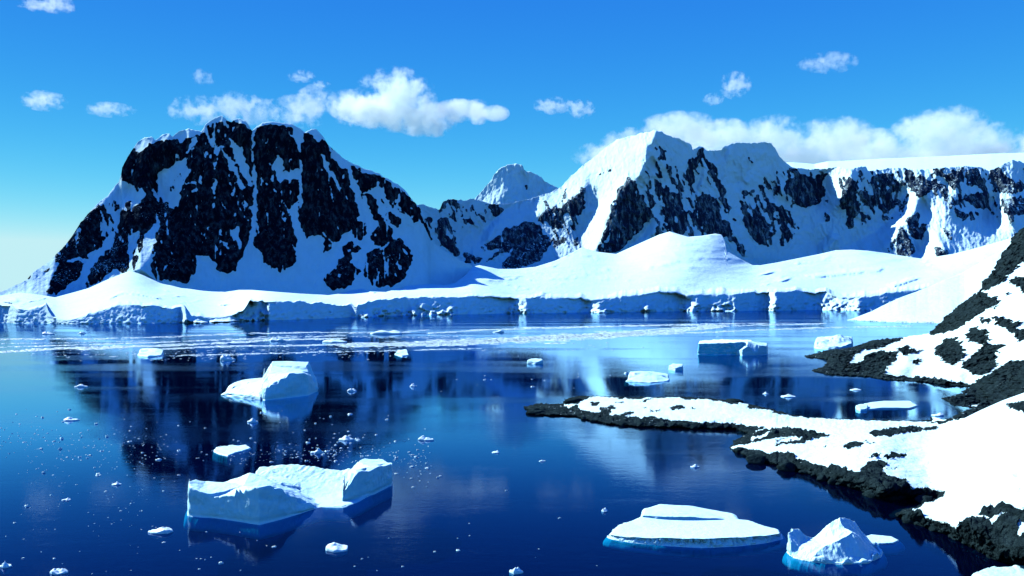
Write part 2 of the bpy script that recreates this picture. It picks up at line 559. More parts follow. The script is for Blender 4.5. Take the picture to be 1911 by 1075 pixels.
SHELF_TOP = [(-60, 565), (0, 552), (40, 546), (80, 551), (103, 555), (140, 545), (165, 538), (200, 522), (235, 508), (262, 500), (280, 513), (300, 528), (340, 538), (420, 545), (445, 541), (470, 541), (520, 545), (560, 548), (600, 550), (613, 551), (635, 548), (655, 542), (675, 539), (690, 544), (720, 545), (745, 538), (765, 533), (800, 530), (830, 532), (850, 528), (870, 512), (882, 498), (895, 495), (930, 502), (960, 502), (1000, 498), (1035, 487), (1060, 476), (1085, 462), (1115, 470), (1150, 474), (1185, 458), (1230, 438), (1250, 432), (1270, 438), (1285, 442), (1310, 440), (1335, 436), (1347, 438), (1353, 450), (1356, 468), (1380, 482), (1405, 495), (1420, 495), (1450, 490), (1500, 480), (1530, 474), (1560, 467), (1590, 466), (1620, 468), (1658, 473), (1700, 480), (1722, 483), (1778, 474), (1821, 463), (1864, 451), (1889, 443), (1970, 420)]
LEFT_ROCK = [
    [(166, 398), (178, 386), (192, 376), (200, 395), (208, 405), (216, 420), (205, 440), (180, 463), (165, 475), (163, 482), (148, 480), (140, 478), (125, 487), (117, 492), (98, 492), (105, 465), (128, 440), (145, 412)],
    [(125, 490), (145, 487), (158, 492), (155, 505), (145, 520), (130, 532), (118, 542), (103, 552), (88, 547), (95, 520), (97, 510), (110, 497)],
    [(80, 507), (95, 497), (90, 509)], [(50, 523), (62, 508), (58, 520)],
    [(225, 390), (240, 400), (262, 412), (255, 430), (240, 450), (238, 480), (240, 500), (235, 512), (225, 512), (218, 500), (195, 520), (180, 530), (160, 540), (162, 515), (172, 495), (185, 480), (205, 460), (215, 447), (208, 440), (222, 415)],
    [(222, 336), (225, 312), (237, 290), (250, 274), (285, 268), (300, 262), (324, 260), (340, 256), (362, 256), (378, 250), (392, 232), (408, 224), (416, 235), (412, 250), (400, 268), (385, 278), (365, 290), (345, 298), (325, 305), (308, 315), (295, 328), (292, 345), (300, 365), (315, 385), (330, 400), (318, 420), (310, 440), (300, 450), (290, 470), (275, 480), (262, 500), (255, 510), (245, 505), (248, 470), (262, 430), (250, 420), (232, 430), (222, 418), (240, 395), (255, 385), (272, 362), (270, 352), (250, 348), (240, 340)],
    [(200, 368), (215, 370), (222, 390), (212, 397)], [(232, 378), (245, 375), (242, 397), (234, 392)],
    [(330, 385), (340, 400), (350, 430), (362, 460), (369, 485), (369, 508), (355, 522), (338, 528), (315, 522), (290, 520), (280, 508), (275, 490), (283, 470), (290, 450), (300, 430), (312, 410)],
    [(341, 345), (370, 340), (395, 335), (420, 345), (440, 360), (455, 375), (468, 385), (472, 400), (468, 430), (460, 462), (450, 485), (440, 508), (425, 510), (405, 508), (402, 490), (390, 480), (375, 478), (362, 466), (350, 435), (342, 405), (334, 385), (335, 360)],
    [(368, 300), (395, 295), (400, 320), (390, 325), (360, 330), (350, 345), (345, 338), (360, 318)],
    [(400, 295), (415, 300), (430, 330), (450, 360), (440, 365), (420, 340), (405, 325)],
    [(430, 250), (440, 262), (455, 290), (470, 330), (472, 360), (462, 345), (450, 300), (435, 270)],
    [(440, 235), (455, 230), (466, 245), (468, 280), (470, 310), (458, 290), (448, 262)],
    [(474, 245), (490, 232), (520, 232), (545, 238), (560, 250), (565, 280), (560, 320), (562, 350), (560, 370), (545, 385), (540, 400), (550, 430), (555, 460), (553, 485), (540, 500), (520, 508), (500, 500), (490, 485), (485, 465), (472, 455), (472, 425), (478, 395), (480, 360), (476, 320), (474, 280)],
    [(565, 250), (580, 255), (600, 258), (612, 275), (620, 300), (615, 310), (610, 300), (608, 330), (620, 355), (632, 370), (637, 395), (640, 410), (632, 430), (620, 450), (612, 460), (605, 470), (602, 475), (606, 440), (592, 440), (575, 443), (562, 430), (556, 400), (562, 370), (564, 340), (562, 300)],
    [(618, 300), (640, 305), (650, 315), (645, 330), (660, 350), (662, 370), (672, 395), (665, 415), (655, 420), (648, 400), (645, 370), (635, 350), (622, 330)],
    [(655, 310), (690, 325), (710, 345), (705, 352), (690, 350), (680, 360), (672, 350), (660, 330)],
    [(690, 328), (712, 330), (722, 345), (722, 365), (715, 360), (705, 345)],
    [(742, 365), (760, 378), (775, 385), (790, 400), (800, 412), (790, 418), (775, 415), (765, 408), (740, 385)],
    [(680, 360), (700, 370), (710, 400), (715, 415), (700, 410), (690, 395)],
    [(725, 370), (740, 400), (750, 415), (740, 425), (728, 410), (722, 390)],
    [(662, 415), (680, 412), (686, 425), (683, 440), (672, 452), (660, 440), (658, 425)],
    [(640, 460), (655, 450), (668, 458), (672, 465), (658, 475), (655, 490), (668, 500), (672, 508), (660, 525), (645, 538), (625, 542), (608, 532), (600, 522), (610, 512), (620, 505), (630, 490), (640, 478)],
    [(705, 410), (720, 400), (730, 420), (735, 445), (720, 455), (712, 462), (698, 460), (694, 440), (700, 425)],
    [(735, 446), (750, 450), (765, 462), (770, 478), (768, 495), (758, 515), (745, 528), (725, 537), (705, 535), (690, 522), (675, 512), (680, 490), (685, 475), (700, 465), (715, 465), (725, 455)],
    [(797, 412), (806, 440), (812, 455), (804, 445), (792, 418)],
]
LEFT_ROCK += [
    [(375, 246), (390, 232), (415, 222), (445, 228), (470, 243), (474, 330), (472, 390), (455, 375), (420, 345), (400, 335), (395, 295), (365, 292)],
    [(565, 245), (603, 258), (620, 275), (640, 300), (652, 330), (662, 370), (660, 420), (640, 440), (612, 468), (606, 440), (575, 443), (556, 400), (560, 320)],
    [(690, 322), (715, 332), (757, 358), (790, 398), (780, 416), (760, 405), (735, 385), (715, 365), (700, 345)],
    [(345, 300), (385, 282), (405, 300), (402, 335), (375, 340), (350, 338), (356, 318)], [(228, 400), (262, 405), (290, 400), (300, 415), (285, 430), (262, 432), (240, 430)],
]
LEFT_SNOW = [
    [(283, 420), (300, 412), (293, 430), (290, 450), (283, 470), (280, 505), (262, 508), (250, 503), (262, 470), (268, 445)],
    [(428, 256), (440, 262), (452, 282), (462, 310), (472, 345), (466, 348), (452, 322), (438, 296)],
    [(412, 268), (418, 275), (432, 305), (446, 335), (458, 352), (452, 352), (436, 326), (420, 296)],
    [(421, 290), (426, 292), (446, 322), (440, 322)], [(407, 270), (411, 272), (404, 300), (398, 322), (396, 318)],
    [(398, 335), (402, 322), (401, 380), (397, 392)],
    [(601, 285), (608, 298), (622, 322), (637, 352), (637, 362), (628, 350), (611, 320), (600, 296)], [(615, 274), (632, 290), (646, 312), (640, 316), (624, 298)],
    [(476, 340), (480, 352), (479, 400), (478, 440), (470, 440), (474, 400)],
    [(470, 250), (474, 250), (476, 340), (472, 340)], [(560, 290), (565, 300), (564, 380), (560, 400), (558, 380)],
    [(648, 318), (655, 318), (668, 345), (680, 375), (690, 400), (684, 402), (668, 370), (655, 342)], [(700, 335), (706, 335), (728, 380), (738, 400), (732, 402), (716, 372)],
    [(362, 255), (366, 262), (352, 285), (344, 292)],
    [(508, 302), (518, 285), (527, 302), (530, 320), (540, 322), (555, 315), (562, 330), (548, 335), (537, 335), (520, 340), (512, 325)],
    [(541, 230), (548, 250), (553, 275), (560, 285), (563, 262), (556, 240)],
    [(300, 262), (316, 246), (318, 250), (306, 262)], [(250, 275), (256, 262), (285, 252), (292, 260), (272, 276), (262, 288)],
    [(332, 252), (352, 238), (362, 242), (345, 256), (338, 268)], [(384, 236), (416, 214), (404, 224)],
    [(585, 250), (592, 245), (600, 258), (594, 264)],
    [(310, 372), (345, 352), (352, 338), (348, 345), (333, 362), (318, 378)],
]
LEFT_LIT = [
    [(250, 272), (270, 256), (290, 256), (285, 270), (262, 288)], [(290, 265), (316, 246), (322, 252), (300, 272)],
    [(330, 255), (352, 238), (364, 244), (345, 262)], [(384, 236), (416, 214), (420, 222), (400, 228)],
    [(424, 250), (440, 226), (452, 220), (452, 232), (430, 262), (408, 285), (400, 280)],
    [(295, 330), (325, 308), (345, 298), (366, 292), (358, 312), (345, 340), (335, 360), (328, 385), (320, 400), (310, 385), (302, 362)],
    [(355, 335), (370, 326), (395, 322), (392, 330), (370, 338)],
    [(160, 402), (180, 382), (222, 336), (228, 340), (200, 370), (180, 392)],
    [(-60, 570), (0, 540), (60, 500), (100, 478), (100, 500), (90, 520), (90, 560)],
    [(240, 345), (270, 352), (264, 366), (240, 372)],
    [(262, 430), (300, 410), (292, 450), (282, 472), (272, 490), (262, 505), (240, 520), (235, 500), (240, 470)],
    [(160, 545), (200, 522), (255, 505), (262, 508), (255, 545), (160, 570)],
    [(530, 300), (537, 335), (532, 335)], [(170, 500), (200, 470), (225, 455), (220, 470), (190, 490)],
]
x0, x1, y0, y1 = -70, 910, 200, 600
left_f = fields(x0, x1, y0, y1, LEFT_ROCK, LEFT_SNOW, LEFT_LIT, warp=5.0, seed=1.0, lit_a=1.2, shade_a=-0.4, gully=10.0, hp=45, speck=0.80, mixed=[[(225, 340), (255, 270), (380, 245), (600, 250), (790, 395), (700, 420), (560, 330), (400, 400), (300, 470), (230, 400)]], mix_t=0.62)
relief('left_mountain', LEFT_RIDGE, [(x, y + 14) for x, y in SHELF_TOP if x < 870] + [(905, 525)],
       [(-60, 2200), (100, 2640), (250, 3000), (450, 3150), (620, 3200), (800, 3300), (905, 3350)], [(-60, 2180), (100, 2450), (300, 2680), (450, 2760), (600, 2830), (700, 2900), (800, 3050), (905, 3320)],
       left_f, M_LEFT, nrows=170, jag=1.6, rough=7.0, rsx=16, rsy=46, back=700, seed=2.0, prof=0.12)

# the snowy range on the right
FAR_RIDGE = [(750, 400), (775, 385), (790, 381), (803, 388), (812, 388), (820, 392), (826, 378), (836, 372), (855, 373), (868, 374), (885, 371), (900, 376), (925, 382), (950, 380), (990, 371), (1030, 358), (1045, 350), (1055, 340), (1070, 325), (1085, 310), (1100, 300), (1120, 285), (1140, 268), (1160, 258), (1185, 252), (1205, 247), (1222, 243), (1235, 245), (1245, 252), (1265, 258), (1280, 265), (1290, 270), (1293, 280), (1303, 272), (1312, 275), (1320, 282), (1345, 280), (1352, 272), (1375, 266), (1400, 268), (1425, 265), (1440, 268), (1446, 275), (1455, 292), (1465, 303), (1480, 312), (1510, 316), (1532, 316), (1560, 310), (1590, 316), (1598, 312), (1616, 311), (1620, 318), (1680, 312), (1700, 316), (1730, 316), (1760, 312), (1800, 310), (1830, 311), (1845, 318), (1860, 312), (1875, 305), (1890, 298), (1911, 303), (1975, 300)]
FAR_ROCK = [
    [(832, 374), (850, 372), (858, 380), (852, 388), (835, 378), (828, 395), (820, 397), (824, 380)],
    [(818, 408), (835, 405), (845, 425), (850, 445), (857, 465), (860, 480), (850, 482), (835, 465), (822, 460), (812, 440), (812, 420)],
    [(793, 410), (806, 405), (806, 430), (800, 425)],
    [(862, 475), (875, 470), (890, 478), (903, 480), (895, 490), (885, 492), (870, 488)],
    [(850, 393), (864, 410), (856, 404)], [(862, 408), (880, 412), (878, 418), (865, 418)], [(885, 416), (888, 414), (890, 420)],
    [(915, 385), (928, 380), (942, 390), (938, 398), (928, 405), (918, 402)],
    [(890, 372), (900, 368), (898, 377)],
    [(895, 462), (905, 455), (925, 440), (945, 428), (965, 420), (985, 415), (995, 412), (1005, 425), (1020, 440), (1032, 450), (1025, 465), (1015, 475), (1010, 485), (990, 495), (965, 502), (935, 502), (945, 478), (962, 462), (930, 476), (910, 492), (903, 492), (915, 480), (945, 460), (925, 465), (905, 468)],
    [(1005, 402), (1030, 385), (1037, 383), (1045, 395), (1052, 415), (1050, 430), (1035, 425), (1020, 415), (1005, 415)],
    [(1045, 388), (1060, 375), (1075, 365), (1090, 352), (1095, 350), (1092, 370), (1090, 390), (1085, 400), (1070, 398), (1060, 395), (1050, 400)],
    [(1035, 455), (1050, 440), (1055, 445), (1045, 460), (1030, 466)],
    [(1070, 445), (1080, 438), (1085, 455), (1088, 462), (1080, 464), (1070, 457)],
    [(1112, 328), (1140, 312), (1142, 316), (1118, 330)], [(1048, 362), (1060, 352), (1058, 358), (1050, 372)], [(1068, 345), (1090, 335), (1088, 339)],
    [(1172, 332), (1185, 338), (1195, 360), (1205, 380), (1215, 392), (1218, 408), (1205, 415), (1195, 430), (1180, 445), (1170, 455), (1160, 465), (1150, 472), (1140, 476), (1125, 476), (1115, 465), (1120, 445), (1130, 425), (1137, 400), (1138, 380), (1148, 370), (1152, 355)],
    [(1225, 425), (1231, 420), (1231, 440), (1212, 450), (1222, 438)],
    [(1203, 342), (1213, 355), (1222, 375), (1212, 368)],
    [(1225, 330), (1238, 340), (1250, 350), (1265, 370), (1275, 385), (1282, 400), (1282, 430), (1265, 438), (1255, 430), (1240, 410), (1232, 390), (1225, 370)],
    [(1230, 266), (1235, 270), (1250, 310), (1268, 352), (1262, 352), (1244, 315)],
    [(1285, 300), (1298, 292), (1300, 318), (1292, 345), (1282, 350), (1280, 325)], [(1298, 278), (1312, 276), (1312, 305), (1303, 305)],
    [(1298, 370), (1320, 362), (1335, 372), (1345, 400), (1360, 415), (1370, 440), (1345, 446), (1320, 438), (1300, 427), (1294, 400)],
    [(1314, 292), (1335, 310), (1348, 345), (1360, 380), (1364, 402), (1350, 385), (1335, 345), (1322, 320)],
    [(1363, 440), (1375, 442), (1390, 465), (1394, 480), (1382, 476), (1370, 458)],
    [(1382, 385), (1400, 380), (1420, 400), (1438, 420), (1443, 452), (1430, 457), (1412, 452), (1395, 432), (1385, 410)],
    [(1425, 370), (1440, 375), (1455, 385), (1475, 395), (1490, 415), (1482, 428), (1465, 412), (1470, 430), (1476, 452), (1462, 442), (1450, 415), (1440, 405), (1430, 390)],
    [(1420, 325), (1432, 335), (1438, 355), (1430, 352)], [(1382, 353), (1412, 355), (1405, 366), (1388, 364)], [(1394, 290), (1404, 300), (1410, 305), (1400, 304)],
    [(1468, 335), (1500, 325), (1520, 330), (1530, 325), (1536, 350), (1534, 377), (1510, 382), (1490, 387), (1478, 372), (1463, 352)],
    [(1532, 328), (1546, 325), (1541, 335), (1535, 347)], [(1534, 374), (1549, 371), (1546, 381)], [(1538, 400), (1551, 398), (1549, 414), (1541, 412)],
    [(1585, 330), (1595, 340), (1600, 370), (1605, 385), (1598, 400), (1590, 422), (1580, 427), (1578, 400), (1570, 385), (1566, 372), (1574, 350)],
    [(1605, 355), (1630, 365), (1625, 330), (1640, 325), (1668, 330), (1680, 345), (1674, 378), (1662, 387), (1661, 400), (1645, 397), (1640, 380), (1620, 390), (1607, 377)],
    [(1685, 320), (1705, 318), (1700, 335), (1720, 328), (1742, 345), (1737, 360), (1712, 368), (1700, 352), (1690, 335)],
    [(1762, 325), (1795, 316), (1824, 320), (1837, 346), (1810, 347), (1790, 340), (1785, 357), (1768, 340)],
    [(1738, 330), (1762, 345), (1777, 375), (1788, 390), (1812, 406), (1795, 412), (1778, 397), (1760, 368)],
    [(1802, 365), (1840, 358), (1847, 386), (1830, 392), (1812, 380), (1788, 364)],
    [(1846, 320), (1860, 313), (1870, 325), (1882, 333), (1897, 345), (1908, 356), (1885, 362), (1868, 356), (1850, 340)],
    [(1858, 375), (1875, 369), (1879, 381), (1865, 390)], [(1880, 370), (1975, 362), (1975, 400), (1892, 402), (1890, 428), (1878, 400)],
    [(1703, 400), (1715, 394), (1716, 415), (1730, 420), (1721, 447), (1710, 447), (1693, 432), (1691, 415)],
    [(1678, 425), (1690, 427), (1702, 455), (1710, 472), (1690, 480), (1655, 475), (1666, 450), (1674, 440)],
    [(1743, 460), (1760, 463), (1772, 476), (1748, 481)], [(1760, 426), (1776, 429), (1780, 447), (1764, 442)], [(1695, 360), (1702, 362), (1690, 382), (1678, 388)],
]
FAR_MIXED = [
    [(1200, 330), (1230, 265), (1270, 330), (1300, 285), (1330, 300), (1360, 400), (1390, 480), (1350, 440), (1300, 445), (1240, 445), (1210, 400)],
    [(1440, 320), (1470, 312), (1535, 318), (1538, 380), (1480, 392), (1450, 370)], [(1380, 360), (1440, 340), (1490, 410), (1480, 455), (1420, 460), (1390, 430)],
    [(1560, 330), (1600, 318), (1690, 318), (1690, 400), (1600, 420), (1570, 390)],
    [(1690, 316), (1780, 316), (1911, 310), (1975, 310), (1975, 400), (1890, 400), (1820, 410), (1770, 370), (1700, 360)],
    [(820, 380), (940, 385), (930, 410), (880, 425), (850, 440)], [(1000, 390), (1090, 350), (1090, 400), (1050, 460), (1010, 450)],
]
FAR_LIT = [
    [(1040, 362), (1070, 322), (1085, 308), (1110, 288), (1150, 260), (1200, 244), (1222, 242), (1222, 262), (1200, 275), (1207, 300), (1190, 330), (1165, 345), (1145, 375), (1135, 400), (1125, 430), (1110, 470), (1090, 480), (1085, 440), (1095, 420), (1115, 385), (1113, 355), (1096, 345), (1060, 375), (1040, 388)],
    [(945, 388), (1000, 372), (1045, 352), (1040, 380), (1000, 402), (940, 410), (925, 420), (905, 450), (893, 455), (900, 430), (930, 402)],
    [(1590, 318), (1585, 345), (1568, 380), (1545, 392), (1533, 385), (1535, 350), (1536, 325), (1562, 312)],
    [(1690, 350), (1720, 358), (1708, 390), (1690, 415), (1680, 428), (1660, 455), (1640, 465), (1540, 475), (1590, 455), (1640, 430), (1665, 400), (1675, 385)],
    [(1720, 370), (1750, 375), (1772, 395), (1762, 405), (1730, 398)],
    [(1850, 380), (1862, 362), (1880, 380), (1885, 410), (1904, 430), (1870, 422), (1848, 408)],
    [(1732, 430), (1750, 445), (1762, 465), (1745, 480), (1715, 475)],
    [(1443, 345), (1455, 338), (1460, 365), (1440, 372), (1436, 355)],
    [(1215, 293), (1232, 300), (1238, 310), (1222, 317)], [(1376, 336), (1395, 331), (1404, 337), (1385, 342)],
    [(1350, 285), (1356, 280), (1358, 298), (1352, 296)], [(1205, 430), (1218, 410), (1228, 420), (1205, 450), (1170, 468)],
    [(1310, 290), (1313, 330), (1303, 358), (1300, 350), (1308, 325)], [(1620, 312), (1680, 308), (1760, 308), (1760, 316), (1680, 318)],
    [(1765, 345), (1778, 335), (1785, 355), (1770, 358)], [(1520, 455), (1545, 440), (1560, 448), (1525, 475)],
]
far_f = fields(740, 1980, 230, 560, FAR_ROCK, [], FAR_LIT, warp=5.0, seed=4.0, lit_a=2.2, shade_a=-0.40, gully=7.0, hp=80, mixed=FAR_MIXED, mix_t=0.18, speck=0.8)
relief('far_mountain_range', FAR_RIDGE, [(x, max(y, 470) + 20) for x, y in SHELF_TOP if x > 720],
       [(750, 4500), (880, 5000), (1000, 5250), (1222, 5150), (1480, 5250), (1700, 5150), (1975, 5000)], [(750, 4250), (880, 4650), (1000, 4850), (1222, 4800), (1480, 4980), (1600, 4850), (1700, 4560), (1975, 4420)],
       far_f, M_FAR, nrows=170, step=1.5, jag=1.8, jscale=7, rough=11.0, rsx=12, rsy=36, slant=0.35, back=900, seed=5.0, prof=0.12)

# the pale pyramid behind the saddle
PEAK_RIDGE = [(840, 400), (885, 372), (905, 350), (918, 335), (922, 325), (935, 313), (950, 307), (965, 305), (975, 308), (978, 318), (995, 322), (1010, 330), (1018, 340), (1035, 347), (1050, 356), (1080, 380)]
peak_f = fields(830, 1090, 290, 420, [[(980, 345), (986, 343), (988, 355), (984, 357)]], [], [[(905, 365), (935, 345), (945, 352), (930, 372), (905, 378)], [(940, 312), (965, 304), (975, 308), (960, 316)], [(985, 322), (990, 320), (990, 362), (984, 350)], [(965, 306), (975, 308), (974, 325), (966, 318)]], warp=4, seed=8, lit_a=0.7, shade_a=-0.1, hp=25)
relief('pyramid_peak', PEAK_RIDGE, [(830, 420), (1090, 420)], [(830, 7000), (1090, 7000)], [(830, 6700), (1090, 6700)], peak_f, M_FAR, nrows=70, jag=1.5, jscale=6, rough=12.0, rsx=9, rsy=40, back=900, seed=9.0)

# the ice plateau behind the right range
plat_f = fields(1400, 1990, 270, 350, [], [], [], warp=3, seed=11, shade_a=0)
relief('ice_plateau', [(1405, 312), (1440, 304), (1480, 303), (1520, 306), (1545, 301), (1560, 301), (1650, 296), (1750, 292), (1850, 287), (1980, 283)], [(1405, 335), (1980, 335)],
       [(1405, 8200), (1980, 8000)], [(1405, 5500), (1980, 5400)], plat_f, M_SHELF, nrows=40, jag=0.25, jscale=40, rough=0.15, rsx=40, rsy=12, back=2500, seed=12.0, prof=0.0)

# ------------------------------------------------------------------ glacier shelf with its ice cliff
WATERLINE = [(-60, 604), (0, 603), (90, 604), (160, 604), (270, 604), (330, 603), (400, 600), (500, 598), (620, 594), (700, 590), (760, 588), (860, 587), (950, 585), (1100, 583), (1200, 582), (1300, 581), (1400, 580), (1500, 579), (1590, 579), (1650, 579), (1980, 578)]
CLIFF_TOP = [(-60, 572), (0, 570), (22, 572), (34, 585), (60, 578), (86, 566), (90, 580), (100, 598), (130, 600), (160, 592), (185, 580), (210, 573), (240, 570), (270, 572), (300, 573), (330, 573), (345, 573), (352, 590), (400, 594), (440, 592), (455, 582), (465, 563), (490, 562), (500, 568), (520, 565), (560, 562), (600, 566), (640, 572), (655, 568), (663, 578), (668, 566), (700, 562), (740, 556), (800, 555), (870, 554), (920, 556), (950, 559), (970, 557), (1000, 557), (1060, 558), (1085, 559), (1105, 566), (1120, 567), (1140, 558), (1165, 552), (1200, 553), (1234, 547), (1264, 549), (1285, 558), (1302, 558), (1328, 552), (1371, 549), (1414, 547), (1456, 544), (1500, 545), (1542, 547), (1570, 560), (1585, 560), (1607, 557), (1641, 549), (1667, 546), (1735, 536), (1980, 530)]
CLIFF_LIT = [[(650, 600), (655, 566), (664, 566), (668, 600)], [(340, 600), (346, 570), (400, 590), (470, 585), (500, 600)], [(955, 590), (970, 560), (985, 556), (984, 590)], [(1095, 590), (1100, 565), (1120, 560), (1122, 590)], [(1205, 552), (1212, 550), (1212, 585), (1206, 585)],
             [(1270, 585), (1285, 558), (1302, 556), (1290, 585)], [(1320, 585), (1345, 570), (1372, 556), (1374, 585)], [(1430, 585), (1436, 550), (1446, 548), (1450, 585)], [(1535, 585), (1545, 548), (1600, 556), (1590, 585)], [(0, 605), (10, 580), (22, 575), (32, 605)], [(88, 610), (95, 570), (130, 580), (130, 610)], [(730, 592), (780, 580), (840, 578), (850, 592)], [(1130, 560), (1140, 556), (1136, 585), (1128, 585)]]
shelf_f = fields(-70, 1990, 400, 620, [[(1460, 512), (1462, 512), (1461, 513)]], [], CLIFF_LIT, warp=4, seed=13, lit_a=1.3, shade_a=-0.15, hp=20)


CREVASSES = [
    [(1500, 514), (1540, 509), (1600, 503), (1648, 500), (1642, 506), (1570, 513), (1530, 518)], [(1655, 532), (1700, 519), (1716, 519), (1668, 536)], [(1205, 498), (1240, 491), (1268, 486), (1264, 490), (1238, 496), (1208, 500)],
    [(1418, 512), (1445, 506), (1442, 509), (1420, 513)], [(1453, 524), (1476, 517), (1474, 520), (1456, 526)], [(1290, 484), (1310, 482), (1308, 485)], [(985, 556), (1010, 545), (1020, 546), (1000, 557)], [(1185, 542), (1205, 540), (1203, 543)],
    [(198, 556), (230, 543), (262, 547), (300, 555), (298, 558), (260, 550), (230, 547), (204, 558)], [(38, 545), (64, 532), (90, 529), (90, 532), (66, 536)], [(404, 570), (440, 557), (472, 559), (486, 566), (470, 576), (440, 590), (424, 580), (440, 568)],
    [(1008, 520), (1060, 518), (1058, 520)], [(930, 516), (975, 514), (972, 516)], [(1015, 497), (1040, 494), (1036, 498)], [(5, 563), (30, 556), (36, 562), (20, 566)], [(1690, 546), (1742, 534), (1738, 541), (1692, 551)],
]


def glacier_shelf():
    step = 2.0
    cols = np.arange(-60, 1972, step)
    wl_, ct, tp = pl(WATERLINE)(cols), pl(CLIFF_TOP)(cols), pl(SHELF_TOP)(cols)
    ct = np.minimum(ct + fbm(cols / 30, 3.0, 0, 5, 0.62) * 4.6, wl_ - 1.5)
    yw = H * F / (wl_ - HZ)
    ct0 = pl(CLIFF_TOP)(cols)
    ctl = [(x, np.interp(x, cols, ct0), 1 / (np.interp(x, cols, yw) * (1 + (np.interp(x, cols, wl_) - np.interp(x, cols, ct0)) * 0.98 / F))) for x in list(range(-60, 1980, 60))]
    for x, y, d in [(0, 545, 2130), (100, 545, 2330), (250, 505, 2630), (300, 535, 2540), (450, 541, 2690), (600, 549, 2740), (750, 536, 2860), (850, 528, 2950), (880, 500, 3100), (930, 500, 3350),
                    (1000, 498, 3500), (1085, 462, 4200), (1150, 470, 4200), (1250, 432, 4350), (1340, 437, 4350), (1405, 495, 4000), (1500, 480, 4250), (1600, 466, 4400), (1722, 482, 4250), (1820, 462, 4100), (1900, 440, 4000), (1970, 420, 3900)]:
        ctl.append((x, y, 1 / d))
    inv_f = tps(ctl, 2e-3)
    rows = []
    nC, nS = 16, 60
    for k in range(-2, nC + 1):               # two rows below the water, then up the ice face
        u = k / nC
        py = wl_ + (ct - wl_) * u
        rows.append((py, yw + (wl_ - ct) * 0.96 * u * yw / F, np.full(cols.shape, 1.0)))
    yc = yw + (wl_ - ct) * 0.98 * yw / F
    for k in range(1, nS + 1):
        u = k / nS
        py = ct + (tp - ct) * u
        inv = inv_f(cols, py)
        inv = np.clip(inv, 1 / 4600, None)
        if u < 0.12:
            inv = inv * (u / 0.12) + (1 / yc) * (1 - u / 0.12)
        rows.append((py, 1 / np.minimum(inv, 1 / (yc * 1.0005)), np.full(cols.shape, max(0.0, 1 - u * 6) * 0.6)))
    PY = np.array([r[0] for r in rows]); Y = np.array([r[1] for r in rows]); wgt = np.array([r[2] for r in rows])
    PX = np.broadcast_to(cols, PY.shape)
    fx = (PX - shelf_f['x0']) / 2.0; fy = (PY - shelf_f['y0']) / 2.0
    R = bilinear(shelf_f['R'], fx, fy)
    # the ice face: broad flat blocks that recede to the right, broken by narrow notches that face the sun
    gpx = np.full(cols.shape, 0.06)
    for a, b, g in [(16, 32, -0.9), (88, 130, -0.5), (340, 348, -1.6), (455, 470, 0.6), (496, 504, -1.4), (655, 668, -1.2), (956, 984, -0.7), (1095, 1120, -0.8), (1130, 1136, 0.8), (1272, 1302, -0.9), (1322, 1372, -0.45), (1432, 1448, -1.3), (1530, 1604, -0.4)]:
        gpx[(cols >= a) & (cols < b)] = g * 1.9
    gpx = gpx + fbm(cols / 14, 3.3, 0.7, 3) * 0.35
    prof = np.cumsum(gpx) * step
    prof = prof - blur(prof[None].repeat(3, 0), 30)[1]
    rubble = fbm(PX / 4, PY / 4, 2.2, 3) * 2.2 * (gpx < -0.3)
    uu = np.clip((wl_ - PY) / np.maximum(wl_ - ct, 1), 0, 1)
    env = np.sqrt(np.clip(1 - uu, 0, 1)) * (PY >= ct - 0.5)
    heap = np.zeros(cols.shape)
    for a, b in [(340, 505), (655, 850), (945, 990), (1098, 1138), (1195, 1218), (1265, 1312), (1322, 1378), (1428, 1458), (1528, 1612)]:
        heap = np.maximum(heap, np.clip(np.minimum(cols - a, b - cols) / 8, 0, 1))
    talus = -np.clip(1 - uu, 0, 1) ** 2 * np.maximum(0, fbm(PX / 14, PY / 9, 4.4, 4) + 0.35) * (6 + 44 * heap)
    R = np.where(wgt > 0.05, 0.0, R * 0.4) + blur(prof[None].repeat(9, 0), 0.6)[4] * 1.2 * np.where(wgt > 0.9, 1, 0.6) + (rubble + fbm(PX / 7, PY / 5, 8.8, 4, 0.65) * 4.5 + talus) * env
    crack = (ridged(PX / 16, PY / 60, 21.0, 4) - 0.5) * 3 + fbm(PX / 30, PY / 30, 2.0, 3) * 2.0
    Y = Y + (R - crack) * wgt * Y / F
    # crevasses and steps: where the surface breaks, it climbs steeply for a few metres
    gw = fbm(PX / 12, PY / 6, 6.1, 3) * 2.0
    brk = polymask(CREVASSES, PX + gw, PY + gw * 0.4).astype(float)
    zone = fbm(PX / 120, PY / 40, 9.4, 2)
    brk = np.maximum(brk, ((np.abs(fbm((PX + 3 * PY) / 110, PY / 10, 3.9, 3)) < 0.018) & (zone > 0.12) & (wgt < 0.01)).astype(float))
    slope = np.abs(np.gradient(Y, axis=0) / np.minimum(np.gradient(PY, axis=0), -0.2))
    Y = Y - 2.6 * blur(slope, 3) * blur(brk, 1.3)
    # gentle swells on top
    sw = fbm(PX / 90, (PY - 500) / 14, 5.0, 4) * (1 - wgt) * np.linspace(0, 1, len(rows))[:, None]
    Y = Y * (1 + 0.006 * sw)
    X = (PX - CX) / F * Y
    Z = H - (PY - HZ) / F * Y
    X, Y, Z = list(X), list(Y), list(Z)
    for k in range(1, 5):
        X.append(X[len(rows) - 1] * (1 + 0.02 * k)); Y.append(Y[len(rows) - 1] * (1 + 0.02 * k)); Z.append(Z[len(rows) - 1] - 14 * k * k)
    v = np.stack([np.array(X), np.array(Y), np.array(Z)], -1)
    o = mesh_object('glacier_shelf', v, grid_faces(v.shape[0], v.shape[1]), M_SHELF, {'rock': np.zeros(v.shape[:2])})
    o['kind'] = 'structure'


glacier_shelf()

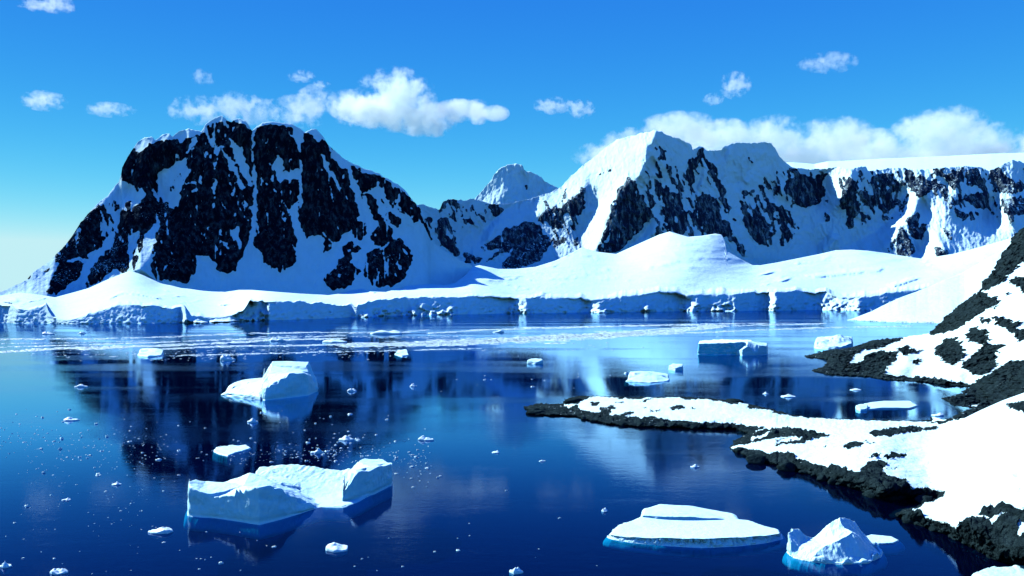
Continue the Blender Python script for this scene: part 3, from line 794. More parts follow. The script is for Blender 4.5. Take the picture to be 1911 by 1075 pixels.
# the smooth snow slope that runs down to the water beyond the headland
slope_f = fields(1570, 1990, 420, 620, [[(1570, 602), (1590, 597), (1640, 599.5), (1700, 601), (1760, 602), (1990, 602), (1990, 625), (1570, 625)]], [], [], [[(1650, 592), (1700, 570), (1750, 553), (1760, 560), (1700, 590)], [(1770, 565), (1790, 550), (1800, 552), (1780, 580)]], warp=2.5, seed=15, shade_a=0.0, hp=30)
relief('snow_slope', [(1580, 597.5), (1590, 595), (1624, 582), (1675, 557), (1714, 543), (1760, 524), (1800, 507), (1850, 478), (1911, 452), (1980, 425)], [(1580, 598), (1590, 599), (1640, 602), (1700, 604), (1760, 605), (1980, 606)],
       [(1580, 1790), (1624, 1830), (1714, 2050), (1800, 2250), (1980, 2500)], [(x, H * F / (y - HZ)) for x, y in [(1580, 598), (1590, 598), (1640, 601), (1700, 603), (1760, 604), (1980, 605)]],
       slope_f, M_SHELF, nrows=70, jag=0.6, jscale=30, rough=1.2, rsx=40, rsy=14, back=500, seed=16.0, prof=0.0)

# ------------------------------------------------------------------ the rocky headland on the right
HEAD_TOP = [(1490, 664), (1505, 661.5), (1551, 654), (1575, 652), (1604, 645), (1628, 636), (1678, 631), (1735, 622), (1747, 611), (1763, 593), (1784, 574), (1812, 554), (1828, 544), (1835, 522), (1858, 501), (1862, 487), (1879, 462), (1890, 441), (1911, 423), (2000, 380), (2300, 320), (2700, 330)]
HEAD_POLY = [(1503, 664), (1551, 653), (1604, 644), (1628, 635), (1678, 630), (1700, 610), (1640, 480), (1700, 300), (3200, 300), (3200, 900), (1759, 800), (1752, 788), (1784, 777), (1816, 761), (1781, 756), (1761, 745), (1795, 735), (1811, 722), (1781, 719), (1727, 713), (1657, 709), (1611, 702), (1547, 699), (1514, 692), (1540, 683), (1546, 671), (1505, 667)]
HEAD_Y = [(1505, 665, 0), (1540, 682, 0), (1515, 692, 0), (1611, 702, 0), (1657, 709, 0), (1727, 713, 0), (1781, 719, 0), (1811, 722, 0), (1761, 745, 0), (1781, 756, 0), (1784, 777, 0), (1759, 787, 0)]
HEAD_Y = [(x, y, H * F / (y - HZ)) for x, y, _ in HEAD_Y] + [(1560, 672, 612), (1620, 665, 640), (1678, 633, 780), (1735, 625, 690), (1690, 665, 560), (1747, 611, 670), (1763, 593, 655), (1784, 574, 640), (1812, 554, 625), (1835, 522, 620), (1862, 487, 625), (1911, 423, 640), (1800, 650, 520), (1850, 600, 525), (1850, 680, 465), (1830, 715, 430), (1850, 730, 395), (1911, 700, 395), (1911, 640, 460), (1911, 560, 525), (1911, 500, 575), (1860, 750, 372), (1911, 740, 350), (1700, 695, 513), (1650, 690, 523), (1740, 680, 512), (1790, 700, 462), (1980, 400, 620), (1980, 560, 490), (1980, 700, 370), (2650, 360, 560), (2650, 560, 430), (2650, 760, 300)]
HEAD_ROCK = [
    [(1911, 418), (1888, 438), (1875, 462), (1858, 487), (1853, 500), (1832, 520), (1824, 544), (1841, 542), (1860, 530), (1880, 515), (1901, 494), (1911, 487), (2010, 450), (2010, 370)],
    [(1828, 540), (1812, 550), (1780, 572), (1758, 592), (1743, 610), (1736, 626), (1763, 622), (1788, 614), (1809, 600), (1834, 584), (1855, 570), (1860, 560), (1848, 552)],
    [(1881, 526), (1897, 517), (1911, 521), (1960, 530), (1950, 555), (1911, 549), (1904, 540)],
    [(1850, 590), (1872, 592), (1892, 604), (1894, 614), (1911, 614), (1940, 625), (1911, 634), (1901, 639), (1890, 625), (1876, 614), (1860, 607)],
    [(1805, 618), (1816, 611), (1834, 618), (1844, 632), (1830, 646), (1805, 636)],
    [(1743, 660), (1759, 636), (1777, 630), (1797, 646), (1791, 675), (1781, 682), (1759, 673)],
    [(1791, 682), (1819, 660), (1837, 643), (1865, 643), (1855, 660), (1857, 682), (1834, 699), (1812, 701)],
    [(1825, 593), (1844, 597), (1838, 605)],
    [(1911, 671), (1883, 675), (1862, 689), (1834, 703), (1819, 713), (1798, 728), (1760, 743), (1775, 757), (1812, 757), (1830, 752), (1816, 763), (1781, 775), (1745, 790), (1826, 785), (1911, 740), (2050, 720), (2050, 640)],
    [(1640, 696), (1674, 702), (1710, 704), (1749, 706), (1781, 711), (1815, 719), (1815, 726), (1727, 718), (1657, 714), (1600, 706)],
    [(1495, 664), (1526, 658), (1572, 651), (1604, 642), (1628, 632), (1664, 628), (1689, 630), (1660, 643), (1643, 650), (1614, 653), (1593, 664), (1586, 680), (1607, 676), (1611, 664), (1636, 657), (1671, 657), (1673, 671), (1650, 689), (1646, 704), (1614, 706), (1547, 703), (1500, 694), (1540, 682), (1544, 671)],
    [(1671, 653), (1692, 645), (1703, 653), (1720, 653), (1710, 660), (1685, 663)], [(1699, 676), (1710, 669), (1716, 671), (1712, 682)],
    [(1853, 573), (1858, 571), (1856, 578)], [(1872, 548), (1878, 546), (1876, 551)], [(1862, 655), (1868, 652), (1866, 662)],
]


def shore_rocks(X, Y, size, seed=0.0):
    """angular boulders: cells of different heights with dark joints between"""
    wx = X + fbm(X / (size * 2), Y / (size * 2), seed, 3) * size * 0.7
    wy = Y + fbm(X / (size * 2), Y / (size * 2), seed + 5, 3) * size * 0.7
    f1, f2, val = cells(wx / size, wy / size)
    g1, g2, v2 = cells(wx / (size * 0.42) + 7, wy / (size * 0.42) + 3)
    big = np.clip((f2 - f1) * 2.2, 0, 1) ** 0.6 * (0.45 + 0.75 * val)
    small = np.clip((g2 - g1) * 2.0, 0, 1) ** 0.6 * (0.3 + 0.7 * v2)
    return big * 0.72 + small * 0.34 - 0.35


def headland():
    step = 1.25
    cols = np.concatenate([np.arange(1492, 1960, step), np.arange(1960, 2700, 5.0)])
    top = pl(HEAD_TOP)(cols) + fbm(cols / 7, 1.0, 0, 4, 0.6) * 1.8 * np.clip((cols - 1600) / 60, 0.2, 1)
    bot = np.full(cols.shape, 800.0)
    nr = 230
    t = np.linspace(0, 1, nr)[:, None]
    PY = bot + (top - bot) * t
    PX = np.broadcast_to(cols, PY.shape)
    wx = fbm(PX / 12, PY / 12, 31, 4, 0.6) * 4; wy = fbm(PX / 12, PY / 12, 37, 4, 0.6) * 3
    rock = polymask(HEAD_ROCK, PX + wx, PY + wy).astype(float)
    sd = signed_dist(HEAD_POLY, PX + wx * 0.6, PY + wy * 0.4, 2.5)
    rock = np.maximum(rock, (sd < 7 + 5 * fbm(PX / 20, PY / 10, 3)).astype(float))
    Y = tps(HEAD_Y, 3e-4)(PX, PY)
    Z = H - (PY - HZ) / F * Y
    low = np.clip(sd / 14.0, 0, 1)
    Zin = np.maximum(Z, 0.4) * low + 0.2 * (1 - low)
    Zin = np.where(Z > 30, Z, Zin)
    Zw = np.where(sd > 0, Zin, sd * 0.12)
    under = PY > HZ + 8
    Y2 = np.where(under & (sd < 40) & (Zw < 25), (H - Zw) * F / np.maximum(PY - HZ, 8), Y)
    k = np.clip(sd / 40.0, 0, 1) * np.clip((Zw + 1) / 2, 0, 1)
    Y = np.where(sd < 0, Y2, Y2 * (1 - k) + Y * k)
    X = (PX - CX) / F * Y
    Z = np.where(sd < 0, Zw, H - (PY - HZ) / F * Y)
    rb = shore_rocks(X * 0.9 + Z * 0.5, Y * 0.6 + Z * 0.9, 6.5, 2.0)
    soft = np.clip(rock * 1.0, 0, 1)
    Z = Z + soft * rb * np.where(sd > 0, np.clip(1.0 + sd / 25, 1.0, 3.2), 0.8)
    Y = Y - soft * (rb + fbm(PX / 9, PY / 9, 3.0, 4, 0.6) * 0.5) * np.clip(sd / 30, 0, 1) * 9.0
    Z = Z + (1 - soft) * fbm(PX / 40, PY / 20, 8, 3) * 0.5 * np.clip(sd / 20, 0, 1)
    rows = [(X, Y, Z, rock)]
    for kx in range(1, 6):
        rows.append(((X[-1] * (1 + 0.02 * kx))[None], (Y[-1] * (1 + 0.02 * kx))[None], (Z[-1] - np.clip(Z[-1] + 6, 0, 40) * 0.09 * kx * kx * 0.5)[None], rock[-1:]))
    X, Y, Z, rk = [np.concatenate(q) for q in zip(*rows)]
    q = grid_faces(*X.shape)
    q = q[Z.ravel()[q].max(1) > -1.2]
    o = mesh_object('headland', np.stack([X, Y, Z], -1), q, M_NEAR, {'rock': rk})
    o['kind'] = 'structure'


headland()

# ------------------------------------------------------------------ the snowy spit and the slope in the foreground
SPIT_POLY = [(977, 759), (1010, 754), (1050, 755), (1060, 744), (1090, 739), (1180, 742), (1270, 741), (1330, 744), (1380, 750), (1440, 765), (1485, 777), (1560, 782), (1700, 786), (1735, 786), (1760, 740), (1850, 600), (3300, 600), (3300, 1220), (1911, 1058), (1850, 1042), (1800, 1015), (1750, 990), (1700, 975), (1672, 963), (1685, 955), (1712, 948), (1722, 940), (1745, 932), (1700, 929), (1640, 932), (1600, 914), (1540, 895), (1480, 874), (1430, 863), (1390, 850), (1362, 835), (1370, 824), (1395, 810), (1370, 800), (1300, 799), (1200, 796), (1130, 791), (1095, 783), (1075, 777), (1000, 774)]
SPIT_Z = [(1000, 764, 1), (1070, 762, 1.7), (1150, 760, 2.6), (1250, 760, 2.9), (1350, 768, 3.1), (1430, 785, 3.2), (1430, 815, 2.5), (1500, 800, 4.2), (1560, 840, 4.2), (1650, 800, 6), (1650, 850, 5.6), (1700, 880, 3.6), (1760, 930, 2), (1800, 850, 9.5), (1850, 800, 13), (1760, 793, 6), (1911, 740, 17), (1911, 850, 15), (1911, 930, 11), (1800, 960, 6), (1720, 965, 3), (1880, 960, 9), (1911, 1010, 6), (1850, 1010, 4), (2040, 850, 20), (2040, 700, 26), (2040, 1000, 14)]
SPIT_ROCK = [
    [(1360, 838), (1400, 838), (1435, 847), (1470, 845), (1490, 860), (1520, 868), (1555, 872), (1600, 882), (1625, 862), (1658, 864), (1648, 880), (1665, 895), (1690, 900), (1705, 915), (1730, 912), (1765, 925), (1740, 940), (1700, 935), (1640, 936), (1600, 918), (1540, 899), (1480, 878), (1430, 867), (1380, 855)],
    [(1355, 835), (1370, 822), (1400, 812), (1430, 802), (1470, 800), (1500, 806), (1550, 812), (1540, 818), (1515, 822), (1500, 830), (1470, 832), (1445, 834), (1450, 824), (1475, 816), (1440, 820), (1405, 828)],
    [(1618, 808), (1640, 803), (1680, 800), (1752, 799), (1740, 805), (1690, 810), (1660, 816), (1630, 817), (1625, 812)],
    [(1572, 838), (1590, 826), (1615, 826), (1605, 836), (1585, 839)], [(1620, 856), (1630, 849), (1643, 849), (1635, 858)], [(1648, 857), (1665, 848), (1692, 849), (1688, 856), (1665, 859)], [(1613, 829), (1635, 828), (1620, 832)], [(1536, 834), (1548, 833), (1540, 836)], [(1662, 876), (1675, 875), (1668, 879)],
    [(1665, 964), (1700, 953), (1720, 960), (1727, 968), (1760, 978), (1790, 986), (1800, 978), (1815, 972), (1850, 968), (1822, 963), (1830, 955), (1850, 948), (1885, 947), (1900, 955), (1911, 953), (2050, 940), (2050, 1220), (1911, 1070), (1850, 1052), (1790, 1022), (1740, 995), (1690, 980)],
    [(970, 760), (990, 752), (1020, 755), (1050, 756), (1060, 762), (1075, 758), (1085, 765), (1100, 770), (1120, 772), (1118, 765), (1140, 758), (1152, 761), (1135, 775), (1155, 776), (1175, 769), (1186, 769), (1170, 778), (1200, 780), (1215, 778), (1235, 783), (1260, 786), (1275, 788), (1330, 789), (1370, 792), (1400, 795), (1430, 800), (1400, 812), (1370, 803), (1300, 802), (1240, 801), (1200, 799), (1140, 795), (1100, 789), (1085, 781), (1050, 780), (1000, 778)],
    [(1053, 756), (1058, 744), (1080, 737), (1107, 742), (1086, 748), (1080, 756)], [(1248, 762), (1262, 758), (1280, 759), (1275, 765), (1252, 767)], [(1193, 751), (1205, 746), (1220, 744), (1205, 753)], [(1100, 752), (1115, 750), (1118, 758), (1102, 760)], [(1145, 753), (1165, 750), (1160, 755)],
    [(1215, 767), (1232, 766), (1225, 770)], [(1288, 763), (1300, 762), (1296, 765)], [(1198, 762), (1212, 761), (1208, 764)],
    [(1150, 746), (1170, 739), (1200, 740), (1190, 746)], [(1268, 746), (1275, 738), (1305, 742), (1300, 747)], [(1315, 747), (1330, 741), (1380, 747), (1380, 757), (1350, 752)], [(1390, 763), (1400, 753), (1430, 758), (1428, 766)], [(1440, 772), (1450, 763), (1490, 775), (1492, 781)],
    [(1878, 758), (1911, 750), (1950, 748), (1950, 772), (1911, 773), (1893, 768)],
    [(1730, 792), (1760, 786), (1800, 782), (1760, 792)],
]
SPIT_CUT = [[(1440, 828), (1480, 816), (1500, 818), (1470, 826)], [(1395, 822), (1440, 806), (1430, 815), (1405, 825)], [(1845, 972), (1880, 962), (1872, 972), (1850, 980)], [(1895, 1000), (1903, 975), (1911, 985), (1905, 1005)]]


def spit():
    step = 1.25
    cols = np.concatenate([np.arange(962, 1960, step), np.arange(1960, 2800, 5.0)])
    top = pl([(960, 730), (1300, 730), (1440, 752), (1560, 772), (1735, 778), (1760, 786), (1800, 783), (1830, 768), (1870, 750), (1911, 735), (2010, 705), (2800, 650)])(cols)
    nr = 300
    t = np.linspace(0, 1, nr)[:, None]
    bot = 1140.0
    PY = bot + (top - bot) * t ** 0.75
    PX = np.broadcast_to(cols, PY.shape)
    wx = fbm(PX / 14, PY / 9, 51, 4, 0.6) * 5; wy = fbm(PX / 14, PY / 9, 57, 4, 0.6) * 2.6
    rock = polymask(SPIT_ROCK, PX + wx, PY + wy)
    rock &= ~polymask(SPIT_CUT, PX + wx, PY + wy)
    rock = rock.astype(float)
    sd = signed_dist(SPIT_POLY, PX + wx * 0.6, PY + wy * 0.5, 2.5)
    near = (sd < 4 + 5 * fbm(PX / 25, PY / 12, 4)) & (PX < 1760)
    rock = np.maximum(rock, near.astype(float))
    zt = np.clip(tps(SPIT_Z + [(2700, 700, 30), (2700, 900, 28), (2700, 1100, 24)], 1e-3)(PX, PY), 0.6, 33)
    ramp = np.clip(sd / np.where(PX < 1450, 55.0, 62.0), 0, 1)
    ramp = ramp * (2 - ramp)
    Z = np.where(sd > 0, 0.35 + (zt - 0.35) * ramp, np.maximum(sd * 0.10, -4))
    Z = Z + fbm(PX / 60, PY / 25, 5, 3) * 0.25 * ramp
    Y = (H - Z) * F / (PY - HZ)
    X = (PX - CX) / F * Y
    rb = shore_rocks(X, Y * 0.55, 3.4, 7.0)
    amp = np.where(sd > 0, 0.9 + 0.9 * np.clip(sd / 30, 0, 1), 0.5) * np.clip(1 + (PY - 900) / 250, 1, 1.5) * np.where(PX < 1440, 0.5, 0.7)
    Z = Z + rock * (rb + 0.1) * amp * 1.25
    # a snow bank that overhangs the rocks a little: thicker snow next to bare rock
    Z = Z + (1 - rock) * 0.35 * np.clip(sd / 8, 0, 1)
    rows = [(X, Y, Z, rock)]
    for k in range(1, 5):
        rows.append(((X[-1] * (1 + 0.012 * k))[None], (Y[-1] * (1 + 0.012 * k))[None], (Z[-1] - 0.35 * k * k)[None], rock[-1:]))
    X, Y, Z, rk = [np.concatenate(q) for q in zip(*rows)]
    q = grid_faces(*X.shape)
    q = q[Z.ravel()[q].max(1) > -1.2]
    o = mesh_object('snow_spit', np.stack([X, Y, Z], -1), q, M_NEAR, {'rock': rk})
    o['kind'] = 'structure'


spit()

# ------------------------------------------------------------------ icebergs
from mathutils.geometry import delaunay_2d_cdt


def facet_height(pts, soft=0.15):
    """height field through 3D points: flat facets between them, a little smoothed"""
    pts = np.array(pts, float)
    sm = tps(pts, 2e-3)
    vs, _, fs, ov, _, _ = delaunay_2d_cdt([Vector((p[0], p[1])) for p in pts], [], [], 0, 1e-5)
    zs = [pts[o[0], 2] if o else 0.0 for o in ov]
    tri = [(f[0], f[i], f[i + 1]) for f in fs for i in range(1, len(f) - 1)]
    V = np.array([(v.x, v.y) for v in vs]); Zs = np.array(zs)

    def one(X, Y):
        out = np.full(X.shape, np.nan)
        for a, b, c in tri:
            A, B, Cc = V[a], V[b], V[c]
            den = (B[1] - Cc[1]) * (A[0] - Cc[0]) + (Cc[0] - B[0]) * (A[1] - Cc[1])
            if abs(den) < 1e-9: continue
            l1 = ((B[1] - Cc[1]) * (X - Cc[0]) + (Cc[0] - B[0]) * (Y - Cc[1])) / den
            l2 = ((Cc[1] - A[1]) * (X - Cc[0]) + (A[0] - Cc[0]) * (Y - Cc[1])) / den
            m = (l1 > -1e-4) & (l2 > -1e-4) & (l1 + l2 < 1.0001)
            z = l1 * Zs[a] + l2 * Zs[b] + (1 - l1 - l2) * Zs[c]
            out = np.where(m & np.isnan(out), z, out)
        w = 1 / ((X[..., None] - V[:, 0]) ** 2 + (Y[..., None] - V[:, 1]) ** 2 + 1e-4) ** 2
        return np.where(np.isnan(out), (w * Zs).sum(-1) / w.sum(-1), out)

    def f(X, Y):
        lin = one(X, Y)
        t = np.clip(sm(X, Y), Zs.min(), Zs.max())
        return lin * (1 - soft) + t * soft
    return f


def berg_block(outline, ctrl, nth=260, nr=34, inset=0.06, rim_noise=0.02, flute=0.0, flute_f=90, bump=0.25, foot=3.0, foot_out=0.06, seed=0.0, centre=None, under=0.0, minz=0.25, soft=0.15, detail=10, rip=0.0):
    pts = np.array([W(*p) if len(p) == 2 else P(*p)[:2] for p in outline])
    cen = np.array(W(*centre) if len(centre) == 2 else P(*centre)[:2]) if centre else pts.mean(0)
    closed = np.concatenate([pts, pts[:1]])
    seg = np.linalg.norm(np.diff(closed, axis=0), axis=1)
    s = np.concatenate([[0], np.cumsum(seg)])
    u = np.linspace(0, s[-1], nth, endpoint=False)
    ox, oy = np.interp(u, s, closed[:, 0]), np.interp(u, s, closed[:, 1])
    k = max(1, int(nth * 0.006))
    ox = (np.roll(ox, k) + ox * 2 + np.roll(ox, -k)) / 4; oy = (np.roll(oy, k) + oy * 2 + np.roll(oy, -k)) / 4
    size = np.ptp(pts, axis=0).max()
    top_f = facet_height([P(*c) for c in ctrl], soft)
    rad = 1 + rim_noise * fbm(ox / size * 9, oy / size * 9, seed, 5, 0.65)
    ox = cen[0] + (ox - cen[0]) * rad; oy = cen[1] + (oy - cen[1]) * rad
    rows = []
    for r in np.linspace(0, 1, nr):
        q = r * (1 - inset)
        x = cen[0] + (ox - cen[0]) * q; y = cen[1] + (oy - cen[1]) * q
        wx = x + size * 0.012 * fbm(x / size * 14, y / size * 14, seed + 4, 3); wy = y + size * 0.012 * fbm(x / size * 14, y / size * 14, seed + 6, 3)
        z = np.maximum(top_f(wx, wy), minz)
        amp = np.clip(z / 3, 0.1, 1)
        z = z + bump * fbm(x / size * detail, y / size * detail, seed + 2, 6, 0.55) * amp
        if rip:
            z = z - rip * np.abs(perlin(x / size * 22, y / size * 9, seed)) * amp
        rows.append((x, y, np.maximum(z, minz * 0.6)))
    x1, y1, z1 = rows[-1]
    nw = 16
    nx, ny = (ox - cen[0]), (oy - cen[1])
    ln = np.hypot(nx, ny) + 1e-6
    for i in range(1, nw + 1):
        w = i / nw
        x = x1 + (ox - x1) * w; y = y1 + (oy - y1) * w
        z = z1 * (1 - w)
        env = math.sin(math.pi * min(1, w * 1.05)) if w < 1 else 0
        fl = flute * (ridged(u / s[-1] * flute_f, w * 0.6, seed, 3) - 0.5) * env if flute else 0
        notch = -0.22 * math.exp(-((w - 0.93) / 0.06) ** 2) if w < 1 else 0
        nn = notch + 0.010 * size * fbm(ox / size * 8, oy / size * 8, z / size * 8 + seed, 5, 0.6) * env
        rows.append((x + nx / ln * (nn - fl - under * env), y + ny / ln * (nn - fl - under * env), z))
    for i in range(1, 5):
        w = i / 4
        m = 1 + foot_out * math.sin(w * 2.0)
        rows.append((cen[0] + (ox - cen[0]) * m, cen[1] + (oy - cen[1]) * m, np.full(ox.shape, -foot * w)))
    rows.append((cen[0] + (ox - cen[0]) * 0.5, cen[1] + (oy - cen[1]) * 0.5, np.full(ox.shape, -foot * 1.4)))
    v = np.array([np.stack(r, -1) for r in rows])
    return v.reshape(-1, 3), grid_faces(v.shape[0], v.shape[1], True), cen


def berg(name, blocks, label, cat='iceberg', mat=None, group=None):
    """one piece of floating ice; blocks = [(waterline, upper points, options)], grown together below the water"""
    V, Fc, n = [], [], 0
    for out, ctrl, opt in blocks:
        v, f, cen = berg_block(out, ctrl, **opt)
        if not V: origin = (cen[0], cen[1], 0)
        V.append(v); Fc.append(f + n); n += len(v)
    return tag(mesh_object(name, np.concatenate(V), np.concatenate(Fc), mat or M_ICE, origin=origin), label, cat, group)


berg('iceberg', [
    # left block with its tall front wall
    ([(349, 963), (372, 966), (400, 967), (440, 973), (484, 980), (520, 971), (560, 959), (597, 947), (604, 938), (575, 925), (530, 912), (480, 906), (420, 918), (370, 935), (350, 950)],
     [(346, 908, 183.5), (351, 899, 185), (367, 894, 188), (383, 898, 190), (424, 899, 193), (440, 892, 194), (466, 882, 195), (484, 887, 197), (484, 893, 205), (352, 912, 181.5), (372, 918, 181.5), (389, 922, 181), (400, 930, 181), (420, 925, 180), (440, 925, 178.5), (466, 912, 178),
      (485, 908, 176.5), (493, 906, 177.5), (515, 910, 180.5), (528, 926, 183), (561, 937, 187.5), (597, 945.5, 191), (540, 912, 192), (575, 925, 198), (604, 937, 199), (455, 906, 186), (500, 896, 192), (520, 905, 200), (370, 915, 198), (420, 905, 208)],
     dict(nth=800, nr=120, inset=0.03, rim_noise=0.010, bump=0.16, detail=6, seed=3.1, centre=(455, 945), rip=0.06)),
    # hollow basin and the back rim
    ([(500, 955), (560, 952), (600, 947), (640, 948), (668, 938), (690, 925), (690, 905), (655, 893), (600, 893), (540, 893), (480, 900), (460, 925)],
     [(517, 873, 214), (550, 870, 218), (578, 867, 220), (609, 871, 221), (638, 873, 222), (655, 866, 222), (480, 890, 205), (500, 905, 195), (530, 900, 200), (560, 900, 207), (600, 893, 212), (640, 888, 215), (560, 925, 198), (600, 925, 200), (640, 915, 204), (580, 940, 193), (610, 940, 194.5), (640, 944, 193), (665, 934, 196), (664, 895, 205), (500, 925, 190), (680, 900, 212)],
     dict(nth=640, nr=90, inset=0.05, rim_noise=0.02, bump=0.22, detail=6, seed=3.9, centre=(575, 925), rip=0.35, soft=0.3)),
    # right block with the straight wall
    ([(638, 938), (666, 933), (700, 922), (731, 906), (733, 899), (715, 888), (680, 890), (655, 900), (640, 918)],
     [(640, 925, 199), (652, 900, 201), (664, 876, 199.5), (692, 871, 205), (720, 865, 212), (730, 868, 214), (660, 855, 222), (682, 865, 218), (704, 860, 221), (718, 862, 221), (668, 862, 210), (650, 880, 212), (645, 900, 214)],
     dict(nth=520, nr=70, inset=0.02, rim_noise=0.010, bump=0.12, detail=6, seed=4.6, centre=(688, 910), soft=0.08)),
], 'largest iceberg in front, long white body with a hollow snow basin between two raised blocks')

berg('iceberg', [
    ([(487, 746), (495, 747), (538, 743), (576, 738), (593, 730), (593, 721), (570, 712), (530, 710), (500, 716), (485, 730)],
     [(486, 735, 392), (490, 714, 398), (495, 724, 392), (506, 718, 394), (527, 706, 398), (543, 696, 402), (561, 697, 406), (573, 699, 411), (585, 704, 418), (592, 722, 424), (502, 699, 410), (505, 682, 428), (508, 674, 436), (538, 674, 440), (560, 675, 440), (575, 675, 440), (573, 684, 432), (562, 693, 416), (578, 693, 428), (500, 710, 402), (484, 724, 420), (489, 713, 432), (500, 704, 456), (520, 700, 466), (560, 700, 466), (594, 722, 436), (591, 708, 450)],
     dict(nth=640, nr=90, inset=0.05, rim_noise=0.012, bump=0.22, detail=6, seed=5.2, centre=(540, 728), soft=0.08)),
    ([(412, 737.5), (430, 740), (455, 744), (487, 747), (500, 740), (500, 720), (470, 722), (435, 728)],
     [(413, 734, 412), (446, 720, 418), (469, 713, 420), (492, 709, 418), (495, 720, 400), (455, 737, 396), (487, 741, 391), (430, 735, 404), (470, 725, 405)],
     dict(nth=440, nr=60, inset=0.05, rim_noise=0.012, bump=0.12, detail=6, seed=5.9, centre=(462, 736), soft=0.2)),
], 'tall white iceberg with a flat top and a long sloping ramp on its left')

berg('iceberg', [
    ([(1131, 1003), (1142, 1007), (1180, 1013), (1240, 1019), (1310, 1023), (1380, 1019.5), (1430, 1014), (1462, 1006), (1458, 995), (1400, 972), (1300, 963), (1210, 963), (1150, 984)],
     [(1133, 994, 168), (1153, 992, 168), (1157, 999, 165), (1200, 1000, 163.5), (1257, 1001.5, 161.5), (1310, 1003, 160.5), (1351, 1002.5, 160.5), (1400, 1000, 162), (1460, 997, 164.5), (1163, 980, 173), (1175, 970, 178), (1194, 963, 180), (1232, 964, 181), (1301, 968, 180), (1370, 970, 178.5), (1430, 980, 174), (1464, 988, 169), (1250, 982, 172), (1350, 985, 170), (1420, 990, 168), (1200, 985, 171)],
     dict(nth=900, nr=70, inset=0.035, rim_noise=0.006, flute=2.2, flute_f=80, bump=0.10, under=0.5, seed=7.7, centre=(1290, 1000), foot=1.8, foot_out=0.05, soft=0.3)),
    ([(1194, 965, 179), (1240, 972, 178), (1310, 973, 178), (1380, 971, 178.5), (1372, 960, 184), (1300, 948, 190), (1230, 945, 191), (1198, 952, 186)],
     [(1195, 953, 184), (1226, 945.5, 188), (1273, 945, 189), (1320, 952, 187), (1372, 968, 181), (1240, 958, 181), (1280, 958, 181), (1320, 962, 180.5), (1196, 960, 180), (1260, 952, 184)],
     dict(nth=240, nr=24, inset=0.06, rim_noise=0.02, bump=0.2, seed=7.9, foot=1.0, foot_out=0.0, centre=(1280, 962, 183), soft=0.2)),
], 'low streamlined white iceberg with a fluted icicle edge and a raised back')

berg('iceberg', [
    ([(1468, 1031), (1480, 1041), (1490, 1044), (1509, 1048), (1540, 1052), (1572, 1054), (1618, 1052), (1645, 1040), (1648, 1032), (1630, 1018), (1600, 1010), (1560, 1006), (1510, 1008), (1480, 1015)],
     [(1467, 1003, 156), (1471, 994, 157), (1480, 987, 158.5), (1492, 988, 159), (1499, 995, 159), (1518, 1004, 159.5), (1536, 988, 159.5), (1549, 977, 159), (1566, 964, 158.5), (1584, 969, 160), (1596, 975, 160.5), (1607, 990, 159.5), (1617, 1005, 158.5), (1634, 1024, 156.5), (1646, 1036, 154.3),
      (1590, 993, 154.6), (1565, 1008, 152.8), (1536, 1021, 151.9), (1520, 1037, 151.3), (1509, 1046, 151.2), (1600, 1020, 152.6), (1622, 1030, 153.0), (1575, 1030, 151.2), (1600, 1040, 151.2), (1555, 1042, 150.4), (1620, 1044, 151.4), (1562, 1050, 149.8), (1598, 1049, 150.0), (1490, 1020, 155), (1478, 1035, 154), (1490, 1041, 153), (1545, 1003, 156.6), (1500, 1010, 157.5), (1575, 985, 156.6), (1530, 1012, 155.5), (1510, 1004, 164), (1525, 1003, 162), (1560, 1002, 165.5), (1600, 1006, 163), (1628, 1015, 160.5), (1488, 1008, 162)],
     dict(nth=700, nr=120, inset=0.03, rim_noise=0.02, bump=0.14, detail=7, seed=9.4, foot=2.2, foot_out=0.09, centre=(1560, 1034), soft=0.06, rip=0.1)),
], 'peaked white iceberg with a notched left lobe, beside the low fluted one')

berg('ice_floe', [([(1600, 1008), (1614, 1013), (1640, 1016.5), (1668, 1015), (1679, 1010), (1665, 1003), (1625, 999)],
     [(1600, 1003, 167), (1615, 994, 170), (1632, 991, 172), (1645, 996, 171), (1660, 1004, 169), (1677, 1009, 165.5), (1650, 1011, 164.5), (1620, 1006, 166), (1610, 1008, 165.5)], dict(nth=160, nr=20, inset=0.06, bump=0.15, seed=10.1, foot=2.0, foot_out=0.3))],
     'small smooth tongue of ice poking out behind the peaked iceberg', cat='ice floe')

berg('iceberg', [([(1812, 1074), (1835, 1084), (1880, 1090), (1940, 1090), (1975, 1078), (1950, 1064), (1900, 1060), (1850, 1062)],
     [(1814, 1068, 144), (1830, 1056, 147), (1845, 1041, 150), (1850, 1036, 151), (1862, 1046, 150), (1872, 1056, 149), (1885, 1043, 150), (1905, 1038, 151), (1930, 1044, 150), (1968, 1065, 146), (1880, 1080, 141), (1845, 1074, 142), (1920, 1078, 142), (1858, 1060, 146), (1900, 1058, 146)], dict(nth=220, nr=34, inset=0.06, rim_noise=0.04, bump=0.5, seed=11.3, centre=(1890, 1074), soft=0.05))],
     'jagged white ice block cut off by the bottom right corner')

